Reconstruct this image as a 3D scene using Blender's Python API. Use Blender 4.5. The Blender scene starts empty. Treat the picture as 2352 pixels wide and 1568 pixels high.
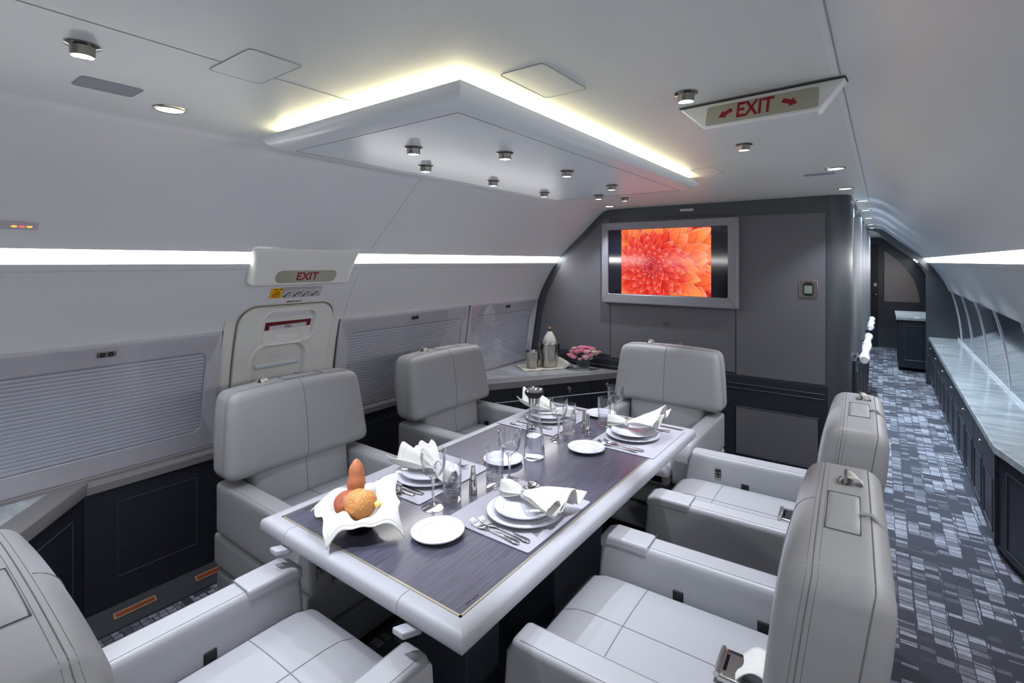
import bpy, bmesh, math, random
from mathutils import Vector, Matrix, noise
from mathutils.bvhtree import BVHTree
PI = math.pi
C = bpy.context.scene.collection
# ------------------------------------------------------------------ camera, world, exposure
cd = bpy.data.cameras.new('camera'); cam = bpy.data.objects.new('camera', cd); C.objects.link(cam)
cam.location = (0, 0, 1.6); cam.rotation_euler = (PI/2, 0, math.atan2(852, 1155))
cd.sensor_width = 36; cd.lens = 1155/2352*36; cd.shift_y = -183/2352; cd.clip_start = .02
bpy.context.scene.camera = cam
w = bpy.data.worlds.new('world'); bpy.context.scene.world = w; w.use_nodes = True
w.node_tree.nodes['Background'].inputs[0].default_value = (.6, .7, .9, 1)
w.node_tree.nodes['Background'].inputs[1].default_value = .05
vs = bpy.context.scene.view_settings
vs.view_transform = 'Standard'; vs.look = 'None'; vs.exposure = 0.05; vs.gamma = 1; vs.use_curve_mapping = False
SPOT_COL = (.87, .90, 1.0)
SPOT_W = 62.0
STRIP_E = 19.0
COVE_E = 42.0

# ------------------------------------------------------------------ materials
def s2l(c):
    c = c/255
    return c/12.92 if c <= .04045 else ((c+.055)/1.055)**2.4
def rgb(r, g, b): return (s2l(r), s2l(g), s2l(b), 1)
def pm(name, col, rough=.5, metal=0, bump=0, bscale=200, emit=0, coat=0, trans=0, ior=1.45, sheen=0, alpha=1, vary=0, vscale=6):
    m = bpy.data.materials.new(name); m.use_nodes = True
    nt = m.node_tree; b = nt.nodes['Principled BSDF']
    b.inputs['Base Color'].default_value = col; b.inputs['Roughness'].default_value = rough
    b.inputs['Metallic'].default_value = metal; b.inputs['IOR'].default_value = ior
    b.inputs['Coat Weight'].default_value = coat; b.inputs['Coat Roughness'].default_value = .08
    b.inputs['Transmission Weight'].default_value = trans
    b.inputs['Sheen Weight'].default_value = sheen
    if emit:
        b.inputs['Emission Color'].default_value = col; b.inputs['Emission Strength'].default_value = emit
    tc = nt.nodes.new('ShaderNodeTexCoord')
    if bump:
        n = nt.nodes.new('ShaderNodeTexNoise'); n.inputs['Scale'].default_value = bscale; n.inputs['Detail'].default_value = 4
        bp = nt.nodes.new('ShaderNodeBump'); bp.inputs['Strength'].default_value = bump; bp.inputs['Distance'].default_value = .002
        nt.links.new(tc.outputs['Object'], n.inputs['Vector']); nt.links.new(n.outputs['Fac'], bp.inputs['Height'])
        nt.links.new(bp.outputs['Normal'], b.inputs['Normal'])
    if vary:
        n = nt.nodes.new('ShaderNodeTexNoise'); n.inputs['Scale'].default_value = vscale; n.inputs['Detail'].default_value = 5
        r = nt.nodes.new('ShaderNodeMapRange'); r.inputs['To Min'].default_value = 1-vary; r.inputs['To Max'].default_value = 1+vary
        mx = nt.nodes.new('ShaderNodeVectorMath'); mx.operation = 'SCALE'; mx.inputs[0].default_value = col[:3]
        nt.links.new(tc.outputs['Object'], n.inputs['Vector']); nt.links.new(n.outputs['Fac'], r.inputs['Value'])
        nt.links.new(r.outputs['Result'], mx.inputs['Scale']); nt.links.new(mx.outputs['Vector'], b.inputs['Base Color'])
    return m
def emis(name, col, strength):
    m = bpy.data.materials.new(name); m.use_nodes = True; nt = m.node_tree
    nt.nodes.remove(nt.nodes['Principled BSDF'])
    e = nt.nodes.new('ShaderNodeEmission'); e.inputs[0].default_value = col; e.inputs[1].default_value = strength
    nt.links.new(e.outputs[0], nt.nodes['Material Output'].inputs[0]); return m
def glassy(name, tint=(1, 1, 1, 1), keep=.5, rough=0.0, ior=1.45):
    """part refracting glass, part plain see-through so light reaches what stands behind"""
    m = bpy.data.materials.new(name); m.use_nodes = True; nt = m.node_tree
    nt.nodes.remove(nt.nodes['Principled BSDF'])
    g = nt.nodes.new('ShaderNodeBsdfGlass'); g.inputs['IOR'].default_value = ior; g.inputs['Roughness'].default_value = rough
    g.inputs['Color'].default_value = tint
    t = nt.nodes.new('ShaderNodeBsdfTransparent'); t.inputs[0].default_value = tint
    x = nt.nodes.new('ShaderNodeMixShader'); x.inputs[0].default_value = keep
    nt.links.new(t.outputs[0], x.inputs[1]); nt.links.new(g.outputs[0], x.inputs[2])
    nt.links.new(x.outputs[0], nt.nodes['Material Output'].inputs[0]); return m
def pane_mat(name, refl=.12, tint=(1, 1, 1, 1), rough=.02):
    m = bpy.data.materials.new(name); m.use_nodes = True; nt = m.node_tree
    nt.nodes.remove(nt.nodes['Principled BSDF'])
    g = nt.nodes.new('ShaderNodeBsdfGlossy'); g.inputs['Roughness'].default_value = rough
    t = nt.nodes.new('ShaderNodeBsdfTransparent'); t.inputs[0].default_value = tint
    lw = nt.nodes.new('ShaderNodeLayerWeight'); lw.inputs['Blend'].default_value = .5
    pw = nt.nodes.new('ShaderNodeMath'); pw.operation = 'POWER'; pw.inputs[1].default_value = 2.2
    mp = nt.nodes.new('ShaderNodeMath'); mp.operation = 'MULTIPLY_ADD'; mp.inputs[1].default_value = .85; mp.inputs[2].default_value = refl
    nt.links.new(lw.outputs['Facing'], pw.inputs[0])
    x = nt.nodes.new('ShaderNodeMixShader')
    nt.links.new(pw.outputs[0], mp.inputs[0]); nt.links.new(mp.outputs[0], x.inputs[0])
    nt.links.new(t.outputs[0], x.inputs[1]); nt.links.new(g.outputs[0], x.inputs[2])
    nt.links.new(x.outputs[0], nt.nodes['Material Output'].inputs[0]); return m

M = {}
M['ceiling'] = pm('ceiling_panel', rgb(214, 219, 217), .38, bump=.05, bscale=60)
M['wall'] = pm('sidewall', rgb(222, 224, 228), .36, bump=.04, bscale=80)
M['panel_white'] = pm('lighting_panel', rgb(214, 220, 224), .3)
M['cream'] = pm('exit_plastic', rgb(226, 227, 224), .42)
M['shade_white'] = pm('exit_window_shade', rgb(200, 214, 222), .35)
M['gap_shadow'] = pm('exit_gap_shadow', rgb(120, 112, 88), .6)  # shade of the exit door gap, put into the colour
M['white_plastic'] = pm('white_plastic', rgb(220, 222, 224), .35)
M['leather'] = pm('grey_leather', rgb(152, 154, 158), .46, bump=.12, bscale=420)
M['leather_rim'] = pm('pale_leather', rgb(150, 152, 158), .45, bump=.1, bscale=420)
M['shell'] = pm('seat_shell', rgb(138, 142, 148), .45)
M['seam'] = pm('seam_shadow', rgb(84, 86, 90), .8)
M['stitch'] = pm('stitch', rgb(112, 115, 118), .7)
M['dark_gap'] = pm('dark_gap', rgb(14, 15, 18), .7)
M['dark_wood'] = pm('dark_wood', rgb(38, 42, 52), .42, vary=.25, vscale=40)
M['dark_frame'] = pm('graphite_frame', rgb(74, 79, 85), .42, metal=.3)
M['fabric_grey'] = pm('grey_wall_fabric', rgb(98, 98, 105), .75, bump=.25, bscale=500)
M['fabric_beige'] = pm('beige_wall_fabric', rgb(150, 142, 142), .8, bump=.2, bscale=500)
M['frame_grey'] = pm('window_frame_grey', rgb(190, 190, 200), .38)
M['sill_grey'] = pm('sill_grey', rgb(128, 127, 130), .45, bump=.1, bscale=400)
M['shade'] = pm('silver_shade', rgb(172, 180, 198), .45, metal=.1)
M['chrome'] = pm('chrome', rgb(215, 212, 208), .08, metal=1)
M['ceil_gap'] = pm('ceiling_gap', rgb(150, 150, 150), .8)
M['dark_chrome'] = pm('dark_chrome', rgb(150, 146, 142), .14, metal=1)
M['satin'] = pm('satin_metal', rgb(150, 154, 160), .55, metal=1)
M['nickel'] = pm('brushed_nickel', rgb(165, 160, 150), .28, metal=1)
M['steel'] = pm('silverware', rgb(205, 203, 205), .12, metal=1)
M['bucket'] = pm('polished_bucket', rgb(175, 170, 165), .2, metal=1)
M['tv_frame'] = pm('screen_frame', rgb(134, 134, 142), .38)
M['brass'] = pm('champagne_inlay', rgb(178, 172, 150), .35, metal=.7)
M['bright_line'] = pm('bright_line', rgb(205, 212, 222), .25, metal=.9)
M['china'] = pm('white_china', rgb(203, 206, 215), .12, coat=.5)
M['china_line'] = pm('china_line', rgb(176, 179, 192), .2)
M['mat_grey'] = pm('placemat_grey', rgb(150, 150, 158), .6, bump=.8, bscale=350)
M['mat_edge'] = pm('placemat_edge', rgb(60, 52, 80), .6)
M['linen'] = pm('white_linen', rgb(198, 198, 193), .85, bump=.25, bscale=700, sheen=.2)
M['linen_line'] = pm('linen_line', rgb(168, 172, 182), .85)
M['towel'] = pm('cream_towel', rgb(215, 213, 200), .9, bump=.6, bscale=300)
M['glass'] = pane_mat('clear_glass', .05, (.975, .98, .985, 1), .03)
M['solid_glass'] = glassy('solid_crystal', keep=.6)
M['vase_glass'] = pane_mat('vase_glass', .16, (.80, .90, .86, 1), .03)
M['water'] = glassy('water', (.93, .95, 1, 1), keep=.35, ior=1.33)
M['pane'] = pane_mat('window_pane', .06)
M['dark_pane'] = pm('dark_gloss_pane', rgb(58, 62, 74), .08, coat=1)
M['screen_black'] = pm('screen_black', rgb(16, 19, 34), .08, coat=1)
M['marble'] = pm('pale_marble', rgb(150, 160, 166), .12, vary=.28, vscale=7, coat=.5)
M['red'] = pm('sign_red', rgb(138, 20, 32), .5)
M['handle_red'] = pm('handle_red', rgb(110, 20, 36), .4)
M['sign_face'] = pm('sign_lens', rgb(160, 158, 144), .15, coat=.6)
M['yellow'] = pm('placard_yellow', rgb(240, 182, 20), .5)
M['placard_white'] = pm('placard_white', rgb(200, 202, 205), .5)
M['black'] = pm('black_ink', rgb(20, 20, 22), .6)
M['crust'] = pm('bread_crust', rgb(160, 98, 64), .5, bump=1, bscale=45, vary=.4, vscale=30)
M['crust_dark'] = pm('brown_roll_crust', rgb(140, 72, 46), .45, bump=.5, bscale=50, vary=.2, vscale=30)
M['crust_gold'] = pm('seeded_crust', rgb(178, 118, 60), .6, bump=.8, bscale=90, vary=.3, vscale=40)
M['seed'] = pm('sesame', rgb(205, 172, 112), .6)
M['butter'] = pm('butter', rgb(240, 205, 110), .5)
M['bowl'] = pm('dark_steel_bowl', rgb(60, 56, 80), .18, metal=1)
M['green'] = pm('leaf_green', rgb(44, 66, 34), .55, vary=.4, vscale=60)
M['pink'] = pm('pink_petal', rgb(246, 178, 198), .6, vary=.25, vscale=80)
M['pale_pink'] = pm('pale_pink_petal', rgb(250, 208, 220), .6, vary=.2, vscale=80)
M['white_petal'] = pm('white_petal', rgb(238, 232, 218), .6)
M['bottle'] = pm('bottle_glass', rgb(22, 26, 20), .1, coat=1)
M['cork'] = pm('gold_foil', rgb(178, 120, 60), .35, metal=.5)
M['orange_strip'] = pm('path_strip_orange', rgb(150, 58, 24), .5)
M['strip_edge'] = pm('path_strip_edge', rgb(170, 140, 105), .5)
M['floor_trim'] = pm('floor_trim', rgb(58, 64, 70), .6)
M['strip'] = emis('light_strip', (1, .985, .97, 1), STRIP_E)
M['lamp'] = emis('lamp_lens', (.95, .97, 1, 1), 9)
M['cove'] = emis('warm_led', (1, .86, .5, 1), COVE_E)
M['amber'] = emis('amber_led', (1, .35, .05, 1), 2.2)
M['red_led'] = emis('red_led', (1, .1, .12, 1), 1.6)
M['lcd'] = pm('lcd_green_grey', rgb(128, 142, 136), .3)
M['grille'] = pm('speaker_grille', rgb(150, 152, 165), .6, bump=1, bscale=600)
M['handle_white'] = pm('white_grab_bar', rgb(225, 230, 235), .25, coat=.5)

def carpet():
    m = bpy.data.materials.new('patterned_carpet'); m.use_nodes = True; nt = m.node_tree; N = nt.nodes; L = nt.links
    b = N['Principled BSDF']; b.inputs['Roughness'].default_value = .95
    tc = N.new('ShaderNodeTexCoord'); sp = N.new('ShaderNodeSeparateXYZ'); L.new(tc.outputs['Object'], sp.inputs[0])
    def mth(op, a, bb=None, c=None):
        n = N.new('ShaderNodeMath'); n.operation = op
        for i, x in enumerate((a, bb, c)):
            if x is None: continue
            if isinstance(x, (int, float)): n.inputs[i].default_value = x
            else: L.new(x, n.inputs[i])
        return n.outputs[0]
    def wn(a, bb=None):
        c = N.new('ShaderNodeCombineXYZ'); L.new(a, c.inputs[0])
        if bb is not None: L.new(bb, c.inputs[1])
        n = N.new('ShaderNodeTexWhiteNoise'); n.noise_dimensions = '3D'; L.new(c.outputs[0], n.inputs['Vector'])
        return n.outputs['Value']
    wob = N.new('ShaderNodeTexNoise'); wob.inputs['Scale'].default_value = 9; L.new(tc.outputs['Object'], wob.inputs['Vector'])
    wv = mth('MULTIPLY', mth('SUBTRACT', wob.outputs['Fac'], .5), .25)
    def layer(cw, rh, seed, gx, gy):
        x = mth('ADD', mth('ADD', mth('DIVIDE', sp.outputs[0], cw), wv), seed)
        cx = mth('FLOOR', x); fx = mth('FRACT', x)
        off = mth('MULTIPLY', wn(cx), 7.3)
        hh = mth('ADD', mth('MULTIPLY', wn(cx, off), .5), .75)
        y = mth('ADD', mth('ADD', mth('DIVIDE', mth('DIVIDE', sp.outputs[1], rh), hh), off), mth('MULTIPLY', wv, .8))
        cy = mth('FLOOR', y); fy = mth('FRACT', y)
        v = wn(cx, cy)
        c = N.new('ShaderNodeCombineXYZ'); L.new(mth('MULTIPLY', cx, cw*5), c.inputs[0]); L.new(mth('MULTIPLY', mth('MULTIPLY', mth('SUBTRACT', cy, off), hh), rh*3), c.inputs[1])
        nz = N.new('ShaderNodeTexNoise'); nz.inputs['Scale'].default_value = 1.0; nz.inputs['Detail'].default_value = 2; L.new(c.outputs[0], nz.inputs['Vector'])
        ex = mth('GREATER_THAN', mth('MINIMUM', fx, mth('SUBTRACT', 1, fx)), gx)
        ey = mth('GREATER_THAN', mth('MINIMUM', fy, mth('SUBTRACT', 1, fy)), gy)
        return v, mth('MULTIPLY', ex, ey), nz.outputs['Fac']
    v1, e1, n1 = layer(.058, .036, 3.0, .03, .055)
    v2, e2, n2 = layer(.120, .090, 11.0, .02, .03)
    lev = N.new('ShaderNodeMapRange'); lev.inputs['From Min'].default_value = .56; lev.inputs['From Max'].default_value = .80; lev.clamp = True
    L.new(mth('ADD', mth('MULTIPLY', v1, .30), mth('MULTIPLY', n1, 1.0)), lev.inputs['Value'])
    l2 = mth('GREATER_THAN', mth('ADD', mth('MULTIPLY', v2, .8), mth('MULTIPLY', n2, .6)), .40)
    light = mth('MULTIPLY', mth('MULTIPLY', mth('MULTIPLY', lev.outputs['Result'], e1), e2), l2)
    st = N.new('ShaderNodeTexNoise'); st.inputs['Scale'].default_value = 60; st.inputs['Detail'].default_value = 3
    mp = N.new('ShaderNodeMapping'); mp.inputs['Scale'].default_value = (.6, 1.0, 1)
    L.new(tc.outputs['Object'], mp.inputs[0]); L.new(mp.outputs[0], st.inputs['Vector'])
    inten = mth('MULTIPLY', light, mth('ADD', mth('MULTIPLY', st.outputs['Fac'], 1.1), .22))
    fine = N.new('ShaderNodeTexNoise'); fine.inputs['Scale'].default_value = 400; L.new(tc.outputs['Object'], fine.inputs['Vector'])
    mix = N.new('ShaderNodeMix'); mix.data_type = 'RGBA'
    mix.inputs[6].default_value = rgb(64, 67, 78); mix.inputs[7].default_value = rgb(172, 177, 190)
    L.new(inten, mix.inputs[0])
    hs = N.new('ShaderNodeHueSaturation'); L.new(mix.outputs[2], hs.inputs['Color'])
    L.new(mth('ADD', mth('MULTIPLY', fine.outputs['Fac'], .5), .75), hs.inputs['Value'])
    L.new(hs.outputs[0], b.inputs['Base Color'])
    bp = N.new('ShaderNodeBump'); bp.inputs['Strength'].default_value = .5; bp.inputs['Distance'].default_value = .003
    L.new(mth('ADD', fine.outputs['Fac'], mth('MULTIPLY', light, .6)), bp.inputs['Height']); L.new(bp.outputs[0], b.inputs['Normal'])
    return m
M['carpet'] = carpet()
def streak(name, c0, c1, scale, rough, coat):
    m = bpy.data.materials.new(name); m.use_nodes = True; nt = m.node_tree; N = nt.nodes; L = nt.links
    b = N['Principled BSDF']; b.inputs['Roughness'].default_value = rough; b.inputs['Coat Weight'].default_value = coat
    b.inputs['Coat Roughness'].default_value = .12
    tc = N.new('ShaderNodeTexCoord'); mp = N.new('ShaderNodeMapping'); mp.inputs['Scale'].default_value = scale
    n = N.new('ShaderNodeTexNoise'); n.inputs['Scale'].default_value = 1; n.inputs['Detail'].default_value = 6; n.inputs['Roughness'].default_value = .7
    r = N.new('ShaderNodeValToRGB'); r.color_ramp.elements[0].position = .35; r.color_ramp.elements[1].position = .7
    r.color_ramp.elements[0].color = c0; r.color_ramp.elements[1].color = c1
    L.new(tc.outputs['Object'], mp.inputs[0]); L.new(mp.outputs[0], n.inputs['Vector']); L.new(n.outputs['Fac'], r.inputs[0]); L.new(r.outputs[0], b.inputs['Base Color'])
    return m
M['table_wood'] = streak('table_veneer', rgb(46, 46, 57), rgb(90, 89, 106), (420, 8, 1), .36, .3)
M['marble'] = streak('pale_marble', rgb(150, 158, 163), rgb(200, 208, 212), (3, 9, 3), .14, .5)

# ------------------------------------------------------------------ mesh builder
class MB:
    def __init__(s): s.v = []; s.f = []; s.m = []; s.mi = 0
    def add(s, vs_, fs):
        o = len(s.v); s.v += [Vector(v) for v in vs_]
        for f in fs: s.f.append([i+o for i in f]); s.m.append(s.mi)
        return s
    def hexa(s, p):   # p: 8 points, bottom ring 0-3 ccw, top ring 4-7
        return s.add(p, [(3, 2, 1, 0), (4, 5, 6, 7), (0, 1, 5, 4), (1, 2, 6, 5), (2, 3, 7, 6), (3, 0, 4, 7)])
    def box(s, x0, x1, y0, y1, z0, z1):
        return s.hexa([(x0, y0, z0), (x1, y0, z0), (x1, y1, z0), (x0, y1, z0), (x0, y0, z1), (x1, y0, z1), (x1, y1, z1), (x0, y1, z1)])
    def prism(s, poly, a, b, axis='z'):
        n = len(poly)
        def P(p, h): return {'z': (p[0], p[1], h), 'y': (p[0], h, p[1]), 'x': (h, p[0], p[1])}[axis]
        vs_ = [P(p, a) for p in poly]+[P(p, b) for p in poly]
        area = sum(poly[i][0]*poly[(i+1) % n][1]-poly[(i+1) % n][0]*poly[i][1] for i in range(n))
        flip = (area < 0) != (axis == 'y') 
        fs = [tuple(range(n-1, -1, -1)), tuple(range(n, 2*n))]+[(i, (i+1) % n, n+(i+1) % n, n+i) for i in range(n)]
        if flip: fs = [f[::-1] for f in fs]
        return s.add(vs_, fs)
    def grid(s, fn, nu, nv, cu=False, cv=False):
        vs_ = [fn(i/(nu if not cu else nu), j/(nv if not cv else nv)) for i in range(nu+(0 if cu else 1)) for j in range(nv+(0 if cv else 1))]
        W = nv+(0 if cv else 1); U = nu+(0 if cu else 1); fs = []
        for i in range(nu):
            for j in range(nv):
                i2 = (i+1) % U; j2 = (j+1) % W
                fs.append((i*W+j, i2*W+j, i2*W+j2, i*W+j2))
        return s.add(vs_, fs)
    def lathe(s, prof, c=(0, 0, 0), n=32, axis=None, fx=None):
        """prof: (r, z) list. axis: optional rotation matrix"""
        vs_ = []; fs = []; k = len(prof)
        for i in range(n):
            a = 2*PI*i/n
            for r, z in prof:
                p = Vector((r*math.cos(a), r*math.sin(a), z))
                if fx: p = fx(p, a)
                if axis: p = axis @ p
                vs_.append(p+Vector(c))
        for i in range(n):
            for j in range(k-1):
                a, b = i*k+j, ((i+1) % n)*k+j
                fs.append((a, b, b+1, a+1))
        return s.add(vs_, fs)
    def tube(s, pts, r, n=8, closed=False, cap=True):
        pts = [Vector(p) for p in pts]; N = len(pts); rr = r if isinstance(r, (list, tuple)) else [r]*N
        vs_ = []; up = None
        for i, p in enumerate(pts):
            if closed: t = (pts[(i+1) % N]-pts[i-1])
            else: t = pts[min(i+1, N-1)]-pts[max(i-1, 0)]
            t = t.normalized() if t.length > 1e-9 else Vector((0, 0, 1))
            if up is None: up = Vector((0, 0, 1)) if abs(t.z) < .9 else Vector((1, 0, 0))
            a = t.cross(up)
            if a.length < 1e-5: a = t.cross(Vector((0, 1, 0)))
            a.normalize(); b = a.cross(t).normalized(); up = b
            for k in range(n): vs_.append(p+(a*math.cos(2*PI*k/n)+b*math.sin(2*PI*k/n))*rr[i])
        fs = []
        for i in range(N if closed else N-1):
            for k in range(n):
                i2 = (i+1) % N; fs.append((i*n+k, i*n+(k+1) % n, i2*n+(k+1) % n, i2*n+k))
        if cap and not closed: fs += [tuple(range(n-1, -1, -1)), tuple(range((N-1)*n, N*n))]
        return s.add(vs_, fs)
    def rbox(s, c, h, r, fn=None, k=3, m=6):
        """soft box: centre c, half sizes h, corner radius r, optional deform fn(x,y,z) in local coordinates"""
        h = Vector(h); c = Vector(c)
        def co(hh):
            rr = min(r, hh*.999)
            a = [-hh+rr*(1-math.cos(PI/2*i/k)) for i in range(k+1)]
            b = [-(hh-rr)+2*(hh-rr)*i/m for i in range(1, m)]
            return a+b+[-x for x in a[::-1]]
        ax = [co(h.x), co(h.y), co(h.z)]; idx = {}; vs_ = []; fs = []
        def vid(p):
            key = (round(p[0], 6), round(p[1], 6), round(p[2], 6))
            if key in idx: return idx[key]
            q = Vector(p); inn = Vector([max(-(h[i]-min(r, h[i]*.999)), min(h[i]-min(r, h[i]*.999), q[i])) for i in range(3)])
            d = q-inn
            if d.length > 1e-9: q = inn+d.normalized()*min(r, min(h)*.999)if True else q
            if fn: q = Vector(fn(q.x, q.y, q.z))
            idx[key] = len(vs_); vs_.append(q+c); return idx[key]
        for a in range(3):
            u, v = (a+1) % 3, (a+2) % 3
            for sgn in (-1, 1):
                for i in range(len(ax[u])-1):
                    for j in range(len(ax[v])-1):
                        q = []
                        for di, dj in ((0, 0), (1, 0), (1, 1), (0, 1)):
                            p = [0, 0, 0]; p[a] = sgn*h[a]; p[u] = ax[u][i+di]; p[v] = ax[v][j+dj]; q.append(vid(p))
                        fs.append(q if sgn > 0 else q[::-1])
        return s.add(vs_, fs)
    def ellip(s, c, r, n=10, m=7, fn=None, mat=None):
        vs_ = []; fs = []
        for i in range(m+1):
            t = PI*i/m
            for j in range(n):
                a = 2*PI*j/n; p = Vector((r[0]*math.sin(t)*math.cos(a), r[1]*math.sin(t)*math.sin(a), r[2]*math.cos(t)))
                if fn: p = Vector(fn(p))
                if mat: p = mat @ p
                vs_.append(p+Vector(c))
        for i in range(m):
            for j in range(n): fs.append((i*n+j, (i+1)*n+j, (i+1)*n+(j+1) % n, i*n+(j+1) % n))
        return s.add(vs_, fs)
    def bvh(s): return BVHTree.FromPolygons(s.v, s.f)
    def build(s, name, mat, parent=None, smooth=True, angle=40, bevel=0, seg=2, solid=0, off=None, subsurf=0, recalc=False, color=None):
        me = bpy.data.meshes.new(name)
        o3 = Vector(off) if off is not None else Vector((0, 0, 0))
        me.from_pydata([v-o3 for v in s.v], [], s.f); 
        mats = mat if isinstance(mat, (list, tuple)) else [mat]
        for m in mats: me.materials.append(m if not isinstance(m, str) else M[m])
        for p, mi in zip(me.polygons, s.m): p.material_index = mi; p.use_smooth = smooth
        bm = bmesh.new(); bm.from_mesh(me); bmesh.ops.remove_doubles(bm, verts=bm.verts, dist=1e-6)
        if recalc: bmesh.ops.recalc_face_normals(bm, faces=bm.faces)
        if color:
            cl = bm.loops.layers.float_color.new('col')
            for f in bm.faces:
                for l in f.loops: l[cl] = color(l.vert.co)
        bm.to_mesh(me); bm.free()
        if smooth: me.set_sharp_from_angle(angle=math.radians(angle))
        o = bpy.data.objects.new(name, me); C.objects.link(o)
        if solid:
            md = o.modifiers.new('solid', 'SOLIDIFY'); md.thickness = solid; md.offset = 0
        if bevel:
            md = o.modifiers.new('bevel', 'BEVEL'); md.width = bevel; md.segments = seg; md.limit_method = 'ANGLE'; md.angle_limit = math.radians(35)
        if subsurf:
            md = o.modifiers.new('sub', 'SUBSURF'); md.levels = md.render_levels = subsurf
        if parent is not None: o.parent = parent
        elif off is not None: o.location = o3
        return o
def tag(o, label, cat, group=None, kind=None):
    o['label'] = label; o['category'] = cat
    if group: o['group'] = group
    if kind: o['kind'] = kind
    return o
def struct(o): o['kind'] = 'structure'; return o
def thing(name, label, cat, loc=(0, 0, 0), rz=0, group=None):
    o = bpy.data.objects.new(name, None); C.objects.link(o); o.empty_display_size = .05
    o.location = loc; o.rotation_euler = (0, 0, rz); return tag(o, label, cat, group)
def sthing(name, loc=(0, 0, 0)):
    o = bpy.data.objects.new(name, None); C.objects.link(o); o.location = loc; return struct(o)
def copy_tree(o, parent=None):
    c = o.copy(); C.objects.link(c)
    if parent is not None: c.parent = parent
    for ch in list(o.children): copy_tree(ch, c)
    return c
def text_mesh(txt, size, bold=0, sx=1, align='CENTER', shear=0):
    cu = bpy.data.curves.new('t', 'FONT'); cu.body = txt; cu.size = size; cu.align_x = align; cu.align_y = 'CENTER'; cu.offset = bold; cu.shear = shear
    cu.resolution_u = 3
    o = bpy.data.objects.new('t', cu); C.objects.link(o); bpy.context.view_layer.update()
    me = bpy.data.meshes.new_from_object(o.evaluated_get(bpy.context.evaluated_depsgraph_get()))
    vs_ = [Vector((v.co.x*sx, v.co.y, 0)) for v in me.vertices]; fs = [tuple(p.vertices) for p in me.polygons]
    bpy.data.objects.remove(o); bpy.data.curves.remove(cu); bpy.data.meshes.remove(me)
    return vs_, fs
def rrect(x0, x1, y0, y1, r, n=5):
    pts = []
    for cx, cy, a0 in ((x1-r, y1-r, 0), (x0+r, y1-r, 90), (x0+r, y0+r, 180), (x1-r, y0+r, 270)):
        for i in range(n+1):
            a = math.radians(a0+90*i/n); pts.append((cx+r*math.cos(a), cy+r*math.sin(a)))
    return pts
def trace(bvh, pts, d, lift=.0004):
    """drop a path of points on a surface along direction d"""
    out = []; d = Vector(d).normalized()
    for p in pts:
        h = bvh.ray_cast(Vector(p)-d*.6, d)
        if h[0] is not None: out.append(h[0]-d*lift)
    return out
def line(a, b, n): a, b = Vector(a), Vector(b); return [a+(b-a)*i/n for i in range(n+1)]
# ------------------------------------------------------------------ cabin shell
XC = -1.0; ZC = 2.056; YB = -3.2; PY = 4.05; FY = 8.5; EY = 11.7
KP = [(.90, 2.056), (.96, 2.048), (1.03, 2.006), (1.18, 1.868), (1.33, 1.738), (1.465, 1.6), (1.58, 1.43), (1.67, 1.245), (1.735, .95), (1.765, .64), (1.77, .3), (1.77, 0)]
def catmull(P, n=6):
    out = []
    for i in range(len(P)-1):
        p0, p1, p2, p3 = P[max(i-1, 0)], P[i], P[i+1], P[min(i+2, len(P)-1)]
        for k in range(n):
            t = k/n
            out.append(tuple(.5*((2*b)+(-a+c)*t+(2*a-5*b+4*c-d)*t*t+(-a+3*b-3*c+d)*t**3) for a, b, c, d in zip(p0, p1, p2, p3)))
    out.append(P[-1]); return out
PROF = catmull(KP)
def half(z):
    if z >= ZC: return .9
    for (h1, z1), (h2, z2) in zip(PROF, PROF[1:]):
        if z2 <= z <= z1 and z1 > z2: return h1+(h2-h1)*(z1-z)/(z1-z2)
    return 1.77
def wp(y, z, off=0, side=-1):
    """point on the sidewall, off metres into the cabin"""
    e = .01; dh = (half(min(z+e, ZC-.0005))-half(z-e))/(2*e); l = math.hypot(1, dh)
    return Vector((XC+side*(half(z)-off/l), y, z+off*dh/l))
def wpatch(mb, side, y0, y1, z0, z1, off=0, ny=6, nz=10):
    return mb.grid(lambda u, v: wp(y0+(y1-y0)*u, z0+(z1-z0)*v, off, side), ny, nz)
def wring(mb, side, outer, inner, o0, o1):
    """raised ring between two loops of equal length, o0/o1 offsets of outer and inner edge"""
    n = len(outer)
    return mb.grid(lambda u, v: wp(outer[round(u*n) % n][0]*(1-v)+inner[round(u*n) % n][0]*v, outer[round(u*n) % n][1]*(1-v)+inner[round(u*n) % n][1]*v, o0*(1-v)+o1*v, side), n, 3, cu=True)
def wstack(mb, side, loops):
    """loops: list of (loop, offset) bridged one after another"""
    n = len(loops[0][0]); vs_ = []; fs = []
    for lp, of in loops: vs_ += [wp(p[0], p[1], of, side) for p in lp]
    for k in range(len(loops)-1):
        for i in range(n): fs.append((k*n+i, k*n+(i+1) % n, (k+1)*n+(i+1) % n, (k+1)*n+i))
    return mb.add(vs_, fs)
def wfill(mb, side, y0, y1, z0, z1, r, off, nz=24, ny=8, amp=0, nple=0, fn=None):
    """fills a rounded rectangle on the wall; amp/nple give pleats"""
    rows = nple*4 if nple else nz
    def row(t):
        z = z0+(z1-z0)*t; dz = min(z-z0, z1-z); ins = 0
        if dz < r: ins = r-math.sqrt(max(0, r*r-(r-dz)**2))
        return z, y0+ins, y1-ins
    def P(u, v):
        z, a, b = row(v); o = off
        if nple:
            ph = (v*nple) % 1; o += amp*(1-abs(ph*2-1))
        if fn: o += fn(a+(b-a)*u, z)
        return wp(a+(b-a)*u, z, o, side)
    return mb.grid(P, ny, rows)

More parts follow.
